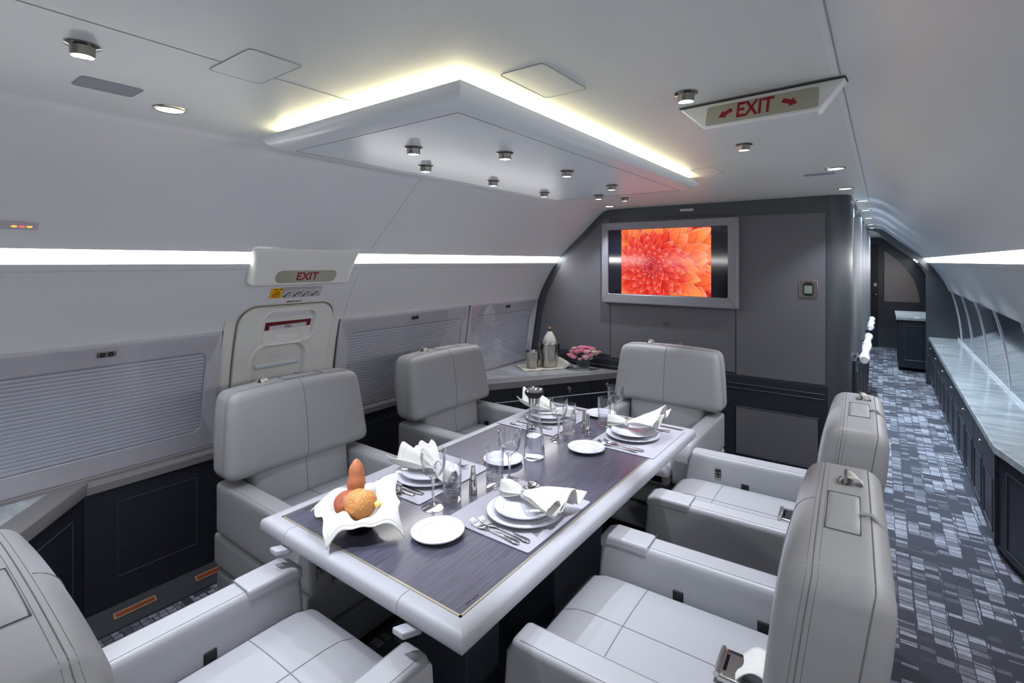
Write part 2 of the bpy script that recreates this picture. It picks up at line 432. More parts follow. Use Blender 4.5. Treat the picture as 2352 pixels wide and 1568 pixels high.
# floor, ceiling
m = MB(); m.box(XC-1.8, XC+1.8, YB, EY+.2, -.06, 0); struct(m.build('floor', 'carpet', smooth=False))
m = MB(); m.box(XC-.93, XC+.93, YB, EY+.1, ZC, ZC+.05); struct(m.build('ceiling', 'ceiling', smooth=False))
m = MB(); m.box(-.0845, -.0815, YB, 4.6, ZC-.002, ZC+.002); m.box(-1.2165, -1.2135, YB, .95, ZC-.0008, ZC+.002)
struct(m.build('trim_1', 'ceil_gap', smooth=False))
# sidewalls, with a slot for the light strip
ZS0, ZS1 = 1.595, 1.646
def wall(name, side, y0, y1):
    m = MB(); zs = [z for h, z in PROF if z > ZS1+.004]+[ZS1]
    pts = [(h, z) for h, z in PROF]
    def band(za, zb, n):
        m.grid(lambda u, v: wp(y0+(y1-y0)*u, za+(zb-za)*v, 0, side), 14, n)
    up = [wp(0, z, 0, side) for h, z in PROF if z > ZS1+.003]+[wp(0, ZS1, 0, side)]
    for a, b in zip(up, up[1:]):
        m.add([(a.x, y0, a.z), (b.x, y0, b.z), (b.x, y1, b.z), (a.x, y1, a.z)], [(0, 1, 2, 3)])
    a, b = wp(0, ZS1, 0, side), wp(0, ZS1, -.03, side); c, d = wp(0, ZS0, -.03, side), wp(0, ZS0, .008, side)
    for p, q in ((a, b), (b, c), (c, d)): m.add([(p.x, y0, p.z), (q.x, y0, q.z), (q.x, y1, q.z), (p.x, y1, p.z)], [(0, 1, 2, 3)])
    lo = [wp(0, ZS0, .008, side), wp(0, ZS0-.02, .008, side), wp(0, ZS0-.028, .006, side), wp(0, ZS0-.0285, 0, side), wp(0, ZS0-.031, 0, side), wp(0, ZS0-.0315, .004, side), wp(0, ZS0-.05, .002, side)]+[wp(0, z, 0, side) for h, z in PROF if z < ZS0-.06]
    for p, q in zip(lo, lo[1:]): m.add([(p.x, y0, p.z), (q.x, y0, q.z), (q.x, y1, q.z), (p.x, y1, p.z)], [(0, 1, 2, 3)])
    o = m.build(name, 'wall', angle=30, recalc=False)
    return struct(o)
wall('wall_left', -1, YB, PY+.1)
wall('wall_right', 1, YB, EY+.1)
# rear bulkhead behind the viewer
def arch(z0=0, inset=0, xr=None):
    L = [(XC-(half(z)-inset), z) for h, z in PROF[::-1] if z >= z0]
    R = [(XC+(half(z)-inset), z) for h, z in PROF if z >= z0]
    return L, R
L_, R_ = arch()
m = MB(); m.prism([(x, z) for x, z in L_]+[(x, z) for x, z in R_], YB-.05, YB, 'y'); struct(m.build('wall_rear', 'fabric_grey', smooth=False, recalc=True))
# light strips
def strip(y0, y1, side, label):
    m = MB(); a = wp(0, ZS0+.001, -.012, side); b = wp(0, ZS1-.001, -.004, side)
    m.grid(lambda u, v: Vector((a.x+(b.x-a.x)*v-side*.012*math.sin(PI*v), y0+(y1-y0)*u, a.z+(b.z-a.z)*v)), 4, 6)
    o = m.build('light_strip', 'strip', off=(a.x, (y0+y1)/2, ZS0)); tag(o, label, 'light'); return o
strip(YB, 1.215, -1, 'long white light strip on the left wall, before the exit housing')
strip(1.80, PY-.01, -1, 'white light strip on the left wall between exit housing and grey partition')
strip(YB, 5.28, 1, 'white light strip on the right wall, the nearer and thicker length')
strip(5.3, FY-.01, 1, 'white light strip on the right wall, thinner length further down the aisle')
strip(FY+.12, EY-.4, 1, 'short white light strip in the far room beyond the arch')
# transverse seams on left wall and ceiling
m = MB()
m.tube([wp(1.87, z, .0004, -1) for z in [1.26+.02*i for i in range(40)] if z < 2.05 and not ZS0-.01 < z < ZS1+.01], .0009, 4)
struct(m.build('trim_2', 'ceil_gap'))

# ------------------------------------------------------------------ windows on the left wall
def window(n, y0, y1, oy0, oy1, btn, side=-1, oz0=.755, oz1=1.158, nple=24):
    t = sthing('window_%d' % n, wp((y0+y1)/2, .67, 0, side)); off = t.location
    O = rrect(y0, y1, .672, 1.252, .004); O2 = rrect(y0+.006, y1-.006, .678, 1.247, .004)
    I = rrect(oy0, oy1, oz0, oz1, .035); I2 = rrect(oy0+.004, oy1-.004, oz0+.004, oz1-.004, .035)
    m = MB(); wstack(m, side, [(O, -.002), (O, .008), (O2, .010), ]); 
    n_ = len(O)
    # frame face: outer edge to inner opening in several steps so it follows the curve
    loops = []
    for k in range(9):
        a = k/8; loops.append(([(p[0]*(1-a)+q[0]*a, p[1]*(1-a)+q[1]*a) for p, q in zip(O2, I)], .010))
    wstack(m, side, loops); wstack(m, side, [(I, .010), (I2, .006), (I2, -.004)])
    m.build('window_frame', 'frame_grey', t, off=off, angle=25)
    m = MB(); wfill(m, side, oy0+.001, oy1-.001, oz0+.001, oz1-.001, .035, -.004, amp=.010, nple=nple); m.build('pleated_shade', 'shade', t, off=off, angle=10)
    m = MB(); wfill(m, side, y0+.012, y1-.012, .684, 1.24, .01, .0125, nz=16); m.build('pane', 'pane', t, off=off)
    m = MB()
    e = .004
    m.tube([wp(y0-.002, z, .006, side) for z in [.672+.58*i/20 for i in range(21)]], e, 5); m.tube([wp(y1+.002, z, .006, side) for z in [.672+.58*i/20 for i in range(21)]], e, 5)
    m.build('edge_trim', 'seam', t, off=off)
    if btn:
        by = btn
        m = MB(); m.mi = 0
        lp = rrect(by-.033, by+.033, 1.196, 1.222, .005, 3); lp2 = rrect(by-.031, by+.031, 1.198, 1.220, .004, 3)
        wstack(m, side, [(lp, .010), (lp, .016), (lp2, .017)]); wfill(m, side, by-.031, by+.031, 1.198, 1.22, .004, .017, nz=6)
        m.mi = 1
        for dy in (-.014, .014): wfill(m, side, by+dy-.009, by+dy+.009, 1.2, 1.218, .003, .0175, nz=4)
        m.mi = 0
        for dy, q in ((-.014, -1), (.014, 1)):
            a = wp(by+dy-.004, 1.209-q*.003, .0182, side); b = wp(by+dy+.004, 1.209-q*.003, .0182, side); c = wp(by+dy, 1.209+q*.004, .0182, side)
            m.add([a, b, c], [(0, 1, 2)])
        m.build('shade_switch', ['nickel', 'black'], t, off=off)
    return t
window(1, -.75, 1.166, -.66, 1.105, .70)
window(2, 1.845, 3.035, 1.93, 2.99, 2.46, oz0=.72)
window(3, 3.05, 4.03, 3.10, 3.955, 3.56, oz0=.72)
# right-hand windows: dark gloss panes between curved ribs
ry = [2.2, 3.2, 4.2, 5.15, 6.1, 7.05, 8.0, 8.49]
for i, (a, b) in enumerate(zip(ry, ry[1:])):
    t = sthing('window_%d' % (i+4), wp((a+b)/2, .67, 0, 1)); off = t.location
    m = MB(); wfill(m, 1, a+.012, b-.012, .66, 1.235, .01, .008, nz=18); m.build('pane', 'dark_pane', t, off=off)
    m = MB(); m.tube([wp(a, .65+.59*k/20, .010, 1) for k in range(21)], .007, 6); m.build('window_rib', 'frame_grey', t, off=off)
# sills
m = MB()
def sill(m, y0, y1, side):
    a = wp(0, .668, 0, side)
    x0 = a.x; s = -side
    prof = [(x0-s*.03, .672), (x0+s*.004, .672), (x0+s*.014, .664), (x0+s*.014, .648), (x0+s*.03, .640), (x0+s*.034, .634), (x0+s*.034, .600), (x0-s*.03, .600)]
    m.prism([(p[0], p[1]) for p in prof], y0, y1, 'y')
sill(m, YB, 2.62, -1); o = m.build('window_sill', 'sill_grey', smooth=False, recalc=True, bevel=.003, off=(-2.76, 1, .6)); tag(o, 'grey padded ledge running under the left windows', 'ledge')

# low dark wainscot cabinets under the left windows
def inlay_rect(m, P, u0, u1, v0, v1, r=.003):
    pts = [P(u0, v0), P(u1, v0), P(u1, v1), P(u0, v1)]
    for a, b in zip(pts, pts[1:]+pts[:1]): m.tube([a, b], r, 5)
def side_cabinet(y0, y1, label, inl):
    t = thing('side_cabinet', label, 'cabinet', (-2.76, (y0+y1)/2, 0), group='dark cabinets under the left windows')
    m = MB(); m.box(-2.763, -2.742, y0+.0015, y1-.0015, .078, .599); m.build('body', 'dark_wood', t, off=t.location, smooth=False)
    m = MB(); inlay_rect(m, lambda u, v: Vector((-2.7415, u, v)), inl[0], inl[1], .2, .53, .0022); m.build('panel_moulding', 'dark_frame', t, off=t.location)
    m = MB(); m.prism([(-2.763, 0), (-2.672, 0), (-2.672, .006), (-2.735, .077), (-2.763, .077)], y0+.001, y1-.001, 'y'); m.build('plinth', 'floor_trim', t, off=t.location, smooth=False)
side_cabinet(.64, 1.75, 'black panelled cabinet under the left window, between near credenza and nearest left seat', (.76, 1.08))
side_cabinet(1.75, 2.62, 'black panelled cabinet behind the two left seats under the pleated window', (1.9, 2.4))
for i, (a, b, lb) in enumerate(((.735, .895, 'orange floor path light, the one nearer the camera beside the black cabinet'), (1.06, 1.205, 'orange floor path light, the further one near the left seat base'))):
    m = MB(); sl = Vector((.063, 0, -.071)).normalized(); sn = Vector((.071, 0, .063)).normalized(); c0 = Vector((-2.716, 0, .0565))
    def SB(u0, u1, ya, yb, h0, h1): m.hexa([c0+sl*u+sn*h+Vector((0, y, 0)) for h in (h0, h1) for u, y in ((u0, ya), (u1, ya), (u1, yb), (u0, yb))])
    m.mi = 0; SB(0, .026, a, b, 0, .003); m.mi = 1; SB(.006, .020, a+.008, b-.008, .003, .0045)
    o = m.build('floor_path_light', ['strip_edge', 'orange_strip'], smooth=False, recalc=True, off=(-2.70, (a+b)/2, .05)); tag(o, lb, 'light', 'orange floor path lights')

# near-left angled credenza
def poly_cabinet(name, label, poly, ztop, ledge, marble_poly, faces, cat='cabinet'):
    pass
t = thing('corner_credenza', 'dark angled credenza at lower left with grey edged top, beside the nearest window', 'cabinet', (-2.6, .2, 0))
poly = [(-2.763, .64), (-2.742, .64), (-2.33, .30), (-2.25, -.3), (-2.25, -1.4), (-2.763, -1.4)]
m = MB(); m.prism(poly, .02, .60); m.build('body', 'dark_wood', t, off=t.location, smooth=False, recalc=True)
poly2 = [(-2.763, .655), (-2.735, .655), (-2.315, .312), (-2.23, -.3), (-2.23, -1.4), (-2.763, -1.4)]
m = MB(); m.prism(poly2, .601, .660); m.build('top', 'sill_grey', t, off=t.location, bevel=.006, recalc=True)
m = MB(); m.prism([(-2.72, .52), (-2.40, .255), (-2.33, -.3), (-2.33, -1.3), (-2.72, -1.3)], .660, .6615); m.build('marble_inset', 'marble', t, off=t.location, smooth=False, recalc=True)
m = MB(); d_ = Vector((.412, -.34, 0)).normalized()
inlay_rect(m, lambda u, v: Vector((-2.742, .64, 0))+d_*u+Vector((.0015, .0015, v)), .08, .45, .12, .53); m.build('panel_moulding', 'dark_frame', t, off=t.location)

# far-left corner credenza with drawers
t = thing('corner_credenza', 'dark navy corner credenza with drawers, beneath the ice bucket and roses', 'cabinet', (-2.4, 3.6, 0)); off = t.location
A = Vector((-2.742, 2.62, 0)); B = Vector((-1.80, 4.045, 0)); dd = (B-A).normalized(); nn = Vector((dd.y, -dd.x, 0)); LL = (B-A).length
m = MB(); m.prism([(-2.763, 2.625), (A.x, A.y+.005), (B.x, 4.045), (-2.763, 4.045)], .02, .604); m.build('body', 'dark_gap', t, off=off, smooth=False, recalc=True)
fr = [(0.01, .70), (.70, .98), (.98, 1.40), (1.40, LL-.01)]
for a, b in fr:
    for k, (z0, z1) in enumerate(((.505, .598), (.05, .495))):
        m = MB(); p = [A+dd*(a+.002)+nn*.0, A+dd*(b-.002), A+dd*(b-.002)+nn*.012, A+dd*(a+.002)+nn*.012]
        m.prism([(q.x, q.y) for q in p], z0, z1); dr = m.build('drawer' if k == 0 else 'door', 'dark_wood', t, off=off, smooth=False, recalc=True, bevel=.0015)
        if k == 0:
            c = A+dd*((a+b)/2)+nn*.012+Vector((0, 0, .56)); R = nn.to_track_quat('Z', 'Y').to_matrix()
            m = MB(); m.lathe([(0, .012), (.015, .011), (.019, .006), (.0185, .0), (.0001, 0)], c, 16, R); m.tube([c+nn*.003+Vector((0.0, 0, -.012)), c+nn*.005+Vector((0, 0, -.034))], .014, 12)
            m.build('knob', 'nickel', dr, off=off)
m = MB(); p = [A+nn*.013, B+nn*.013]; m.tube([p[0]+Vector((0, 0, .5)), p[1]+Vector((0, 0, .5))], .005, 6); m.build('bright_line', 'bright_line', t, off=off)
e0 = A+nn*.03; e1 = B+nn*.03
m = MB(); m.prism([(-2.763, 2.58), (e0.x-.01, 2.58), (e1.x, 4.046), (-2.763, 4.046)], .605, .662); m.build('top', 'sill_grey', t, off=off, bevel=.005, recalc=True)
m = MB(); m.prism([(-2.735, 2.86), (-1.90, 3.985), (-2.70, 3.985)], .662, .6635); m.build('marble_inset', 'marble', t, off=off, smooth=False, recalc=True)

# ------------------------------------------------------------------ emergency exit in the left wall
def q2(y, z): return (y, z)
t = sthing('door_1', wp(1.5, .7, 0)); off = t.location
# surrounding cream column between the windows
m = MB(); wpatch(m, -1, 1.172, 1.839, .675, 1.30, .004, 4, 24); m.build('surround', 'cream', t, off=off)
# plug door: rounded top, sides slope a little
def doorloop(y0, y1, z1, r, zb=.676, n=8):
    pts = [(y0, zb)]
    for i in range(n+1):
        a = PI-PI/2*i/n; pts.append((y0+r+r*math.cos(a), z1-r+r*math.sin(a)))
    for i in range(n+1):
        a = PI/2-PI/2*i/n; pts.append((y1-r+r*math.cos(a), z1-r+r*math.sin(a)))
    pts.append((y1, zb)); 
    # densify straight sides
    out = []
    for a, b in zip(pts, pts[1:]+pts[:1]):
        k = max(1, int(math.hypot(b[0]-a[0], b[1]-a[1])/.03))
        out += [(a[0]+(b[0]-a[0])*i/k, a[1]+(b[1]-a[1])*i/k) for i in range(k)]
    return out
def shrink(lp, d):
    cy = sum(p[0] for p in lp)/len(lp); cz = sum(p[1] for p in lp)/len(lp); ys = [p[0] for p in lp]; zs = [p[1] for p in lp]
    hy = (max(ys)-min(ys))/2; hz = (max(zs)-min(zs))/2; my = (max(ys)+min(ys))/2; mz = (max(zs)+min(zs))/2
    return [(my+(p[0]-my)*(hy-d)/hy, mz+(p[1]-mz)*(hz-d)/hz) for p in lp]
dl = doorloop(1.235, 1.775, 1.362, .09)
gl = doorloop(1.229, 1.783, 1.37, .095)
m = MB(); 
m.tube([wp(p[0], p[1], .006) for p in gl if p[1] > .69], .0035, 6); m.build('door_gap_shadow', 'gap_shadow', t, off=off)  # dark beige line painted as the shadow in the gap round the door
def inring(lp, hole, n=8, o0=.02, o1=.02):
    return [([(p[0]*(1-k/n)+q[0]*k/n, p[1]*(1-k/n)+q[1]*k/n) for p, q in zip(lp, hole)], o0+(o1-o0)*k/n) for k in range(n+1)]
# door body with grid, carved by offset function: handle recess and window well
HR = (1.365, 1.66, 1.165, 1.335, .05); WR = (1.33, 1.625, .70, 1.145, .07)
def sdf(y, z, R):
    y0, y1, z0, z1, r = R; dy = abs(y-(y0+y1)/2)-(y1-y0)/2+r; dz = abs(z-(z0+z1)/2)-(z1-z0)/2+r
    return math.hypot(max(dy, 0), max(dz, 0))+min(max(dy, dz), 0)-r
def carve(y, z):
    o = 0
    for R, dep, w_ in ((HR, .045, .022), (WR, .03, .02)):
        s_ = sdf(y, z, R)
        if s_ < 0: o -= dep*min(1, -s_/w_)**.7
        elif s_ < .02: o += .006*(1-abs(s_-.008)/.012) if s_ < .02 else 0
    return o
m = MB(); wfill(m, -1, 1.235, 1.775, .66, 1.362, .09, .022, nz=90, ny=76, fn=carve)
wstack(m, -1, [(dl, 0), (dl, .018), (shrink(dl, .004), .022)]); m.build('door_panel', 'cream', t, off=off, angle=60)
m = MB(); wfill(m, -1, 1.352, 1.600, .675, 1.118, .045, .001, nz=60, ny=24, fn=lambda y, z: .003*math.sin(z*38)+(.006 if abs(z-1.03) < .012 else 0)); m.build('window_shade', 'shade_white', t, off=off)
m = MB(); wfill(m, -1, 1.42, 1.53, 1.07, 1.088, .009, .006, nz=8); m.build('shade_grip', 'white_plastic', t, off=off)
hp = [wp(1.385, 1.255, -.002), wp(1.44, 1.262, .004), wp(1.58, 1.262, .004), wp(1.64, 1.262, -.002)]
m = MB(); m.mi = 0; m.hexa([wp(1.382, 1.228, -.012), wp(1.648, 1.234, -.012), wp(1.648, 1.234, .004), wp(1.382, 1.228, .004), wp(1.382, 1.276, -.012), wp(1.648, 1.280, -.012), wp(1.648, 1.280, .004), wp(1.382, 1.276, .004)])
m.mi = 1; m.hexa([wp(1.405, 1.231, .0), wp(1.62, 1.236, .0), wp(1.62, 1.236, .009), wp(1.405, 1.231, .009), wp(1.405, 1.254, .0), wp(1.62, 1.259, .0), wp(1.62, 1.259, .009), wp(1.405, 1.254, .009)])
h_ = m.build('pull_handle', ['handle_red', 'placard_white'], t, off=off, smooth=False, recalc=True)
def wtext(txt, size, y, z, offs, mat, parent, off, bold=0, sx=1, side=-1, name='lettering', shear=0, order=1):
    v, f = text_mesh(txt, size, bold, sx, shear=shear); m = MB(); m.add([wp(y+p.x, z+p.y, offs, side) for p in v], f)
    return m.build(name, mat, parent, off=off, smooth=False)
wtext('PULL', .019, 1.512, 1.246, .0098, 'handle_red', h_, off, bold=.0004)
m = MB()
for y0 in (1.375, 1.622):
    for k in range(3): m.add([wp(y0+.0, 1.19+k*.016, -.015), wp(y0+.016, 1.196+k*.016, -.015), wp(y0+.016, 1.204+k*.016, -.015), wp(y0, 1.198+k*.016, -.015)], [(0, 1, 2, 3)])
m.build('hazard_stripes', 'yellow', t, off=off, smooth=False)
m = MB(); wfill(m, -1, 1.43, 1.60, 1.15, 1.205, .027, .002, nz=20, ny=16, fn=lambda y, z: .022*max(0, 1-((y-1.515)/.085)**2)**.5*max(0, 1-max(0, (z-1.17)/.035)**2)**.5); m.build('hand_cup', 'cream', t, off=off)

# exit sign housing over the door
t = thing('exit_sign', 'white bulging housing with red EXIT lettering over the emergency door on the left wall', 'sign', wp(1.5, 1.48, 0)); off = t.location
def hous(u, v):   # v 0 bottom .. 1 top
    y0 = 1.215-.02*v; y1 = 1.80+.0*v; z = 1.482+(1.668-1.482)*v
    bul = .05*(1-v)**.6 if v > .12 else .05*(v/.12)**.5*(.88**.6)
    edge = min(1, min(u, 1-u)/.035); 
    yy = y0+(y1-y0)*u
    if v < .15: q = (1-v/.15)**2*.03; yy = y0+q+(y1-y0-2*q)*u
    return wp(yy, z, .004+bul*edge**.5*.9)
m = MB(); m.grid(hous, 40, 30); m.build('housing', 'cream', t, off=off, angle=60)
bo = lambda z: .004+.05*(1-(z-1.482)/.186)**.6*.9
lp = rrect(1.335, 1.69, 1.513, 1.577, .03, 6); lp2 = rrect(1.339, 1.686, 1.517, 1.573, .026, 6)
def wpl(y, z, e=0): return wp(y, z, bo(z)+e)
m = MB()
def rows(u, v):
    z = 1.515+.06*v; d = min(z-1.515, 1.575-z); ins = .03-math.sqrt(max(0, .03**2-(.03-d)**2))
    return wpl(1.337+ins+(1.688-1.337-2*ins)*u, z, .0016)
m.grid(rows, 10, 14); lens = m.build('lens', 'sign_face', t, off=off)
v, f = text_mesh('EXIT', .054, .0011, 1.12); m = MB(); m.add([wpl(1.512+p.x, 1.545+p.y, .0024) for p in v], f); m.build('lettering', 'red', lens, off=off, smooth=False)
# placards above the door
t = thing('placard', 'yellow square no smoking placard above the emergency door', 'sign', wp(1.4, 1.41, 0)); off = t.location
m = MB(); wpatch(m, -1, 1.365, 1.43, 1.408, 1.462, .003, 1, 4); m.build('plate', 'yellow', t, off=off)
m = MB(); c_ = lambda a, r: wp(1.397+r*math.cos(a), 1.43+r*.9*math.sin(a), .0042)
m.tube([c_(2*PI*i/20, .018) for i in range(20)], .0016, 4, closed=True); m.tube([c_(.8, .018), c_(.8+PI, .018)], .0014, 4); m.build('prohibition_ring', 'red', t, off=off)
m = MB(); m.tube([wp(1.388, 1.432, .004), wp(1.406, 1.43, .004)], .002, 4); m.ellip(wp(1.385, 1.456, .003), (.002, .005, .004)); m.ellip(wp(1.397, 1.456, .003), (.002, .003, .004)); m.tube([wp(1.409, 1.455, .004), wp(1.425, 1.458, .004)], .0022, 4); m.build('pictogram', 'black', t, off=off)
t = thing('placard', 'white four frame door opening instruction placard beside the yellow one', 'sign', wp(1.55, 1.41, 0)); off = t.location
m = MB(); wpatch(m, -1, 1.437, 1.655, 1.41, 1.462, .003, 1, 4); m.build('plate', 'placard_white', t, off=off)
m = MB()
for k in range(5): m.tube([wp(1.437+.0545*k, 1.41, .0038), wp(1.437+.0545*k, 1.462, .0038)], .0008, 4)
for z in (1.41, 1.462): m.tube([wp(1.437, z, .0038), wp(1.655, z, .0038)], .0008, 4)
m.build('frame_lines', 'black', t, off=off)
rnd = random.Random(4)
for k in range(4):
    m = MB()
    y = 1.443+.0545*k
    m.tube([wp(y+.002, 1.445, .0036), wp(y+.014, 1.456, .0036), wp(y+.04, 1.452, .0036)], .0008, 4)
    m.tube([wp(y, 1.414, .0036), wp(y+.012, 1.424, .0036), wp(y+.022, 1.436, .0036)], [.0032, .003, .0016], 5)
    m.tube([wp(y+.018, 1.438, .0036), wp(y+.034, 1.438, .0036), wp(y+.03, 1.416, .0036)], .0017, 4)
    m.build('pictogram', 'black', t, off=off); m = MB()
m = MB(); m.tube([wp(1.60-.06, 1.428+.012*math.cos(a), .0038) for a in (0, 1, 2)], .0014, 4); m.build('arrow', 'red', t, off=off)
t = thing('placard', 'tiny black lettering strip between the instruction placard and the exit door', 'sign', wp(1.52, 1.385, 0))
wtext('EMERGENCY USE ONLY', .0085, 1.515, 1.384, .002, 'black', t, t.location, bold=.0004)
# indicator panel far left
t = thing('call_panel', 'slim grey wall panel with glowing amber and red lights at the left edge', 'indicator panel', wp(.2, 1.72, 0)); off = t.location
m = MB(); wpatch(m, -1, -.3, .425, 1.713, 1.737, .006, 6, 2); m.build('plate', 'frame_grey', t, off=off)
for k, (yy, mt) in enumerate(((.365, 'amber'), (.384, 'red_led'), (.403, 'amber'))):
    m = MB(); m.ellip(wp(yy, 1.724, .007), (.002, .008, .0035), 8, 5); m.build('lamp', mt, t, off=off)
# ------------------------------------------------------------------ grey partition with the screen
L_, R_ = arch()
m = MB(); poly = [(x, z) for x, z in L_]+[(-.30, ZC), (-.30, 0)]
m.prism(poly, PY, PY+.10, 'y'); struct(m.build('wall_back', 'dark_frame', smooth=False, recalc=True))
def panel(name, poly, mat, d=.006, bev=.003, y=PY):
    m = MB(); m.prism(poly, y-d, y+.002, 'y'); return struct(m.build(name, mat, smooth=False, recalc=True, bevel=bev))
La = [(XC-(half(z)-.085), z) for h, z in PROF[::-1] if .80 < z < 1.97]
ztl = [p for p in La if p[0] < -1.93]
panel('trim_3', [(-1.921, .785)]+[(ztl[0][0], .785)]+ztl+[(-1.921, ztl[-1][1]+.02)], 'fabric_grey')
panel('trim_4', [(-1.914, .767), (-.897, .767), (-.897, 1.944), (-1.80, 1.965), (-1.914, 1.94)], 'fabric_grey')
panel('trim_5', [(-.888, .752), (-.318, .752), (-.318, 1.938), (-.888, 1.944)], 'fabric_grey')
m = MB(); m.box(-2.76, -.305, PY-.012, PY, 0, .745); struct(m.build('trim_6', 'dark_wood', smooth=False, bevel=.002))
m = MB()
for z in (.690, .655): m.tube([(-2.7, PY-.014, z), (-.32, PY-.014, z)], .004, 6)
struct(m.build('trim_7', 'dark_frame'))
m = MB(); m.box(-.886, -.36, PY-.018, PY-.01, .176, .515); struct(m.build('trim_8', 'fabric_grey', smooth=False))
m = MB(); m.tube([(-.892, PY-.017, .17), (-.354, PY-.017, .17), (-.354, PY-.017, .521), (-.892, PY-.017, .521)], .004, 6, closed=True); struct(m.build('trim_9', 'dark_frame'))
# beam seam lines
m = MB()
for p, q in (((-1.70, 1.962), (-.305, 1.944)),): m.tube([(p[0], PY-.001, p[1]+.012), (q[0], PY-.001, q[1]+.004)], .0022, 4)
m.tube([(-.302, PY-.002, 0), (-.302, PY-.002, ZC)], .002, 4)
struct(m.build('trim_10', 'seam'))
# rounded corner pillar and corridor wall
m = MB(); cx, cy, r = -.30, PY+.125, .125
pts = [(cx, PY)]+[(cx+r*math.sin(PI/2*i/14), cy-r*math.cos(PI/2*i/14)) for i in range(1, 15)]+[(cx+r, FY+1.6), (cx-.02, FY+1.6), (cx-.02, PY+.02)]
m.prism(pts, 0, ZC, 'z'); struct(m.build('wall_corridor', 'dark_frame', recalc=True, angle=20))
xw = cx+r
for i in range(5):
    y = 4.55+.78*i
    m = MB(); m.lathe([(.0, .0), (.075, 0), (.075, 1.0), (0, 1.0)], (xw-.025, y, .93), 20); o = m.build('fluted_column', 'satin', angle=50, off=(xw-.025, y, .93)); tag(o, 'satin metal half column, one of the row along the corridor side of the grey partition', 'column', 'satin columns along the corridor wall')
m = MB(); m.box(xw-.002, xw+.02, 4.3, 8.3, .0, .90); struct(m.build('trim_11', 'dark_wood', smooth=False, bevel=.003))
for i in range(5):
    y = 4.35+.8*i; m = MB(); inlay_rect(m, lambda u, v: Vector((xw+.021, u, v)), y+.06, y+.7, .12, .8, .005); struct(m.build('trim_%d' % (12+i), 'dark_frame'))
# white grab bars on the corridor side
for k, (y0, y1, lb) in enumerate(((4.62, 6.15, 'wavy white grab bar on the corridor wall, the nearer and lower one'), (6.9, 8.0, 'wavy white grab bar on the corridor wall, the further one'))):
    t = thing('grab_bar', lb, 'grab bar', (xw+.06, (y0+y1)/2, .86), group='white grab bars')
    n = 26; m = MB(); pts = [(xw+.06, y0+(y1-y0)*i/n, .86) for i in range(n+1)]
    rr = [.033+.006*math.cos(i/n*2*PI*2) for i in range(n+1)]; rr[0] = rr[-1] = .026
    m.tube(pts, rr, 16); m.build('rail', 'handle_white', t, off=t.location, angle=50)
    for yy in (y0+.15, y1-.15):
        m = MB(); m.tube([(xw+.0, yy, .86), (xw+.04, yy, .86)], .012, 10); m.build('bracket', 'chrome', t, off=t.location)
# television
t = thing('television', 'wall mounted screen in grey frame showing a glowing orange red flower', 'television', (-1.417, PY-.03, 1.24)); off = t.location
fx0, fx1, fz0, fz1 = -1.975, -.865, 1.247, 1.935; sx0, sx1, sz0, sz1 = -1.917, -.937, 1.327, 1.873
m = MB()
O = rrect(fx0, fx1, fz0, fz1, .008, 3); I = rrect(sx0, sx1, sz0, sz1, .012, 3); n = len(O)
lo = [(O, PY-.004), (O, PY-.052), (shrink(O, .008), PY-.058), (shrink(I, -.006), PY-.058), (I, PY-.052), (I, PY-.040)]
vv = []; ff = []
for lp, y in lo: vv += [(p[0], y, p[1]) for p in lp]
for k in range(len(lo)-1):
    for i in range(n): ff.append((k*n+i, k*n+(i+1) % n, (k+1)*n+(i+1) % n, (k+1)*n+i))
m.add(vv, ff); m.build('frame', 'tv_frame', t, off=off, recalc=True, angle=20)
m = MB()
for p, q in (((fx0, fz0), (sx0, sz0)), ((fx1, fz0), (sx1, sz0)), ((fx0, fz1), (sx0, sz1)), ((fx1, fz1), (sx1, sz1))): m.tube([(p[0]*.95+q[0]*.05, PY-.0585, p[1]*.95+q[1]*.05), (q[0], PY-.0585, q[1])], .0009, 4)
m.build('mitre_line', 'seam', t, off=off)
m = MB(); m.box(sx0+.0, sx1, PY-.041, PY-.03, sz0, sz1); scr = m.build('screen', 'screen_black', t, off=off, smooth=False)
# picture: chrysanthemum built from layered petals, each with its own colour
fl = bpy.data.materials.new('flower_picture'); fl.use_nodes = True; nt = fl.node_tree; nt.nodes.remove(nt.nodes['Principled BSDF'])
at = nt.nodes.new('ShaderNodeVertexColor'); at.layer_name = 'col'; em = nt.nodes.new('ShaderNodeEmission'); em.inputs[1].default_value = 1.0
gl = nt.nodes.new('ShaderNodeBsdfGlossy'); gl.inputs['Roughness'].default_value = .12; gl.inputs[0].default_value = (.03, .03, .03, 1); ad = nt.nodes.new('ShaderNodeAddShader')
nt.links.new(at.outputs[0], em.inputs[0]); nt.links.new(em.outputs[0], ad.inputs[0]); nt.links.new(gl.outputs[0], ad.inputs[1]); nt.links.new(ad.outputs[0], nt.nodes['Material Output'].inputs[0])
px0, px1, pz0, pz1 = -1.796, -1.060, 1.329, 1.871
PV = []; PF_ = []; PC = []; depth = [0.0]; rnd = random.Random(11)
def lin(c): return [s2l(x) for x in c]
def mixc(a, b, t): return [x+(y-x)*t for x, y in zip(a, b)]
def clip_poly(P):
    """clip (x,z,colour) polygon to the picture rectangle"""
    for ax, lim, sg in ((0, px0, 1), (0, px1, -1), (1, pz0, 1), (1, pz1, -1)):
        out = []
        for i in range(len(P)):
            a, b = P[i], P[(i+1) % len(P)]; da, db = sg*(a[ax]-lim), sg*(b[ax]-lim)
            if da >= 0: out.append(a)
            if (da > 0 > db) or (da < 0 < db):
                t = da/(da-db); out.append((a[0]+(b[0]-a[0])*t, a[1]+(b[1]-a[1])*t, mixc(a[2], b[2], t)))
        P = out
        if not P: return P
    return P
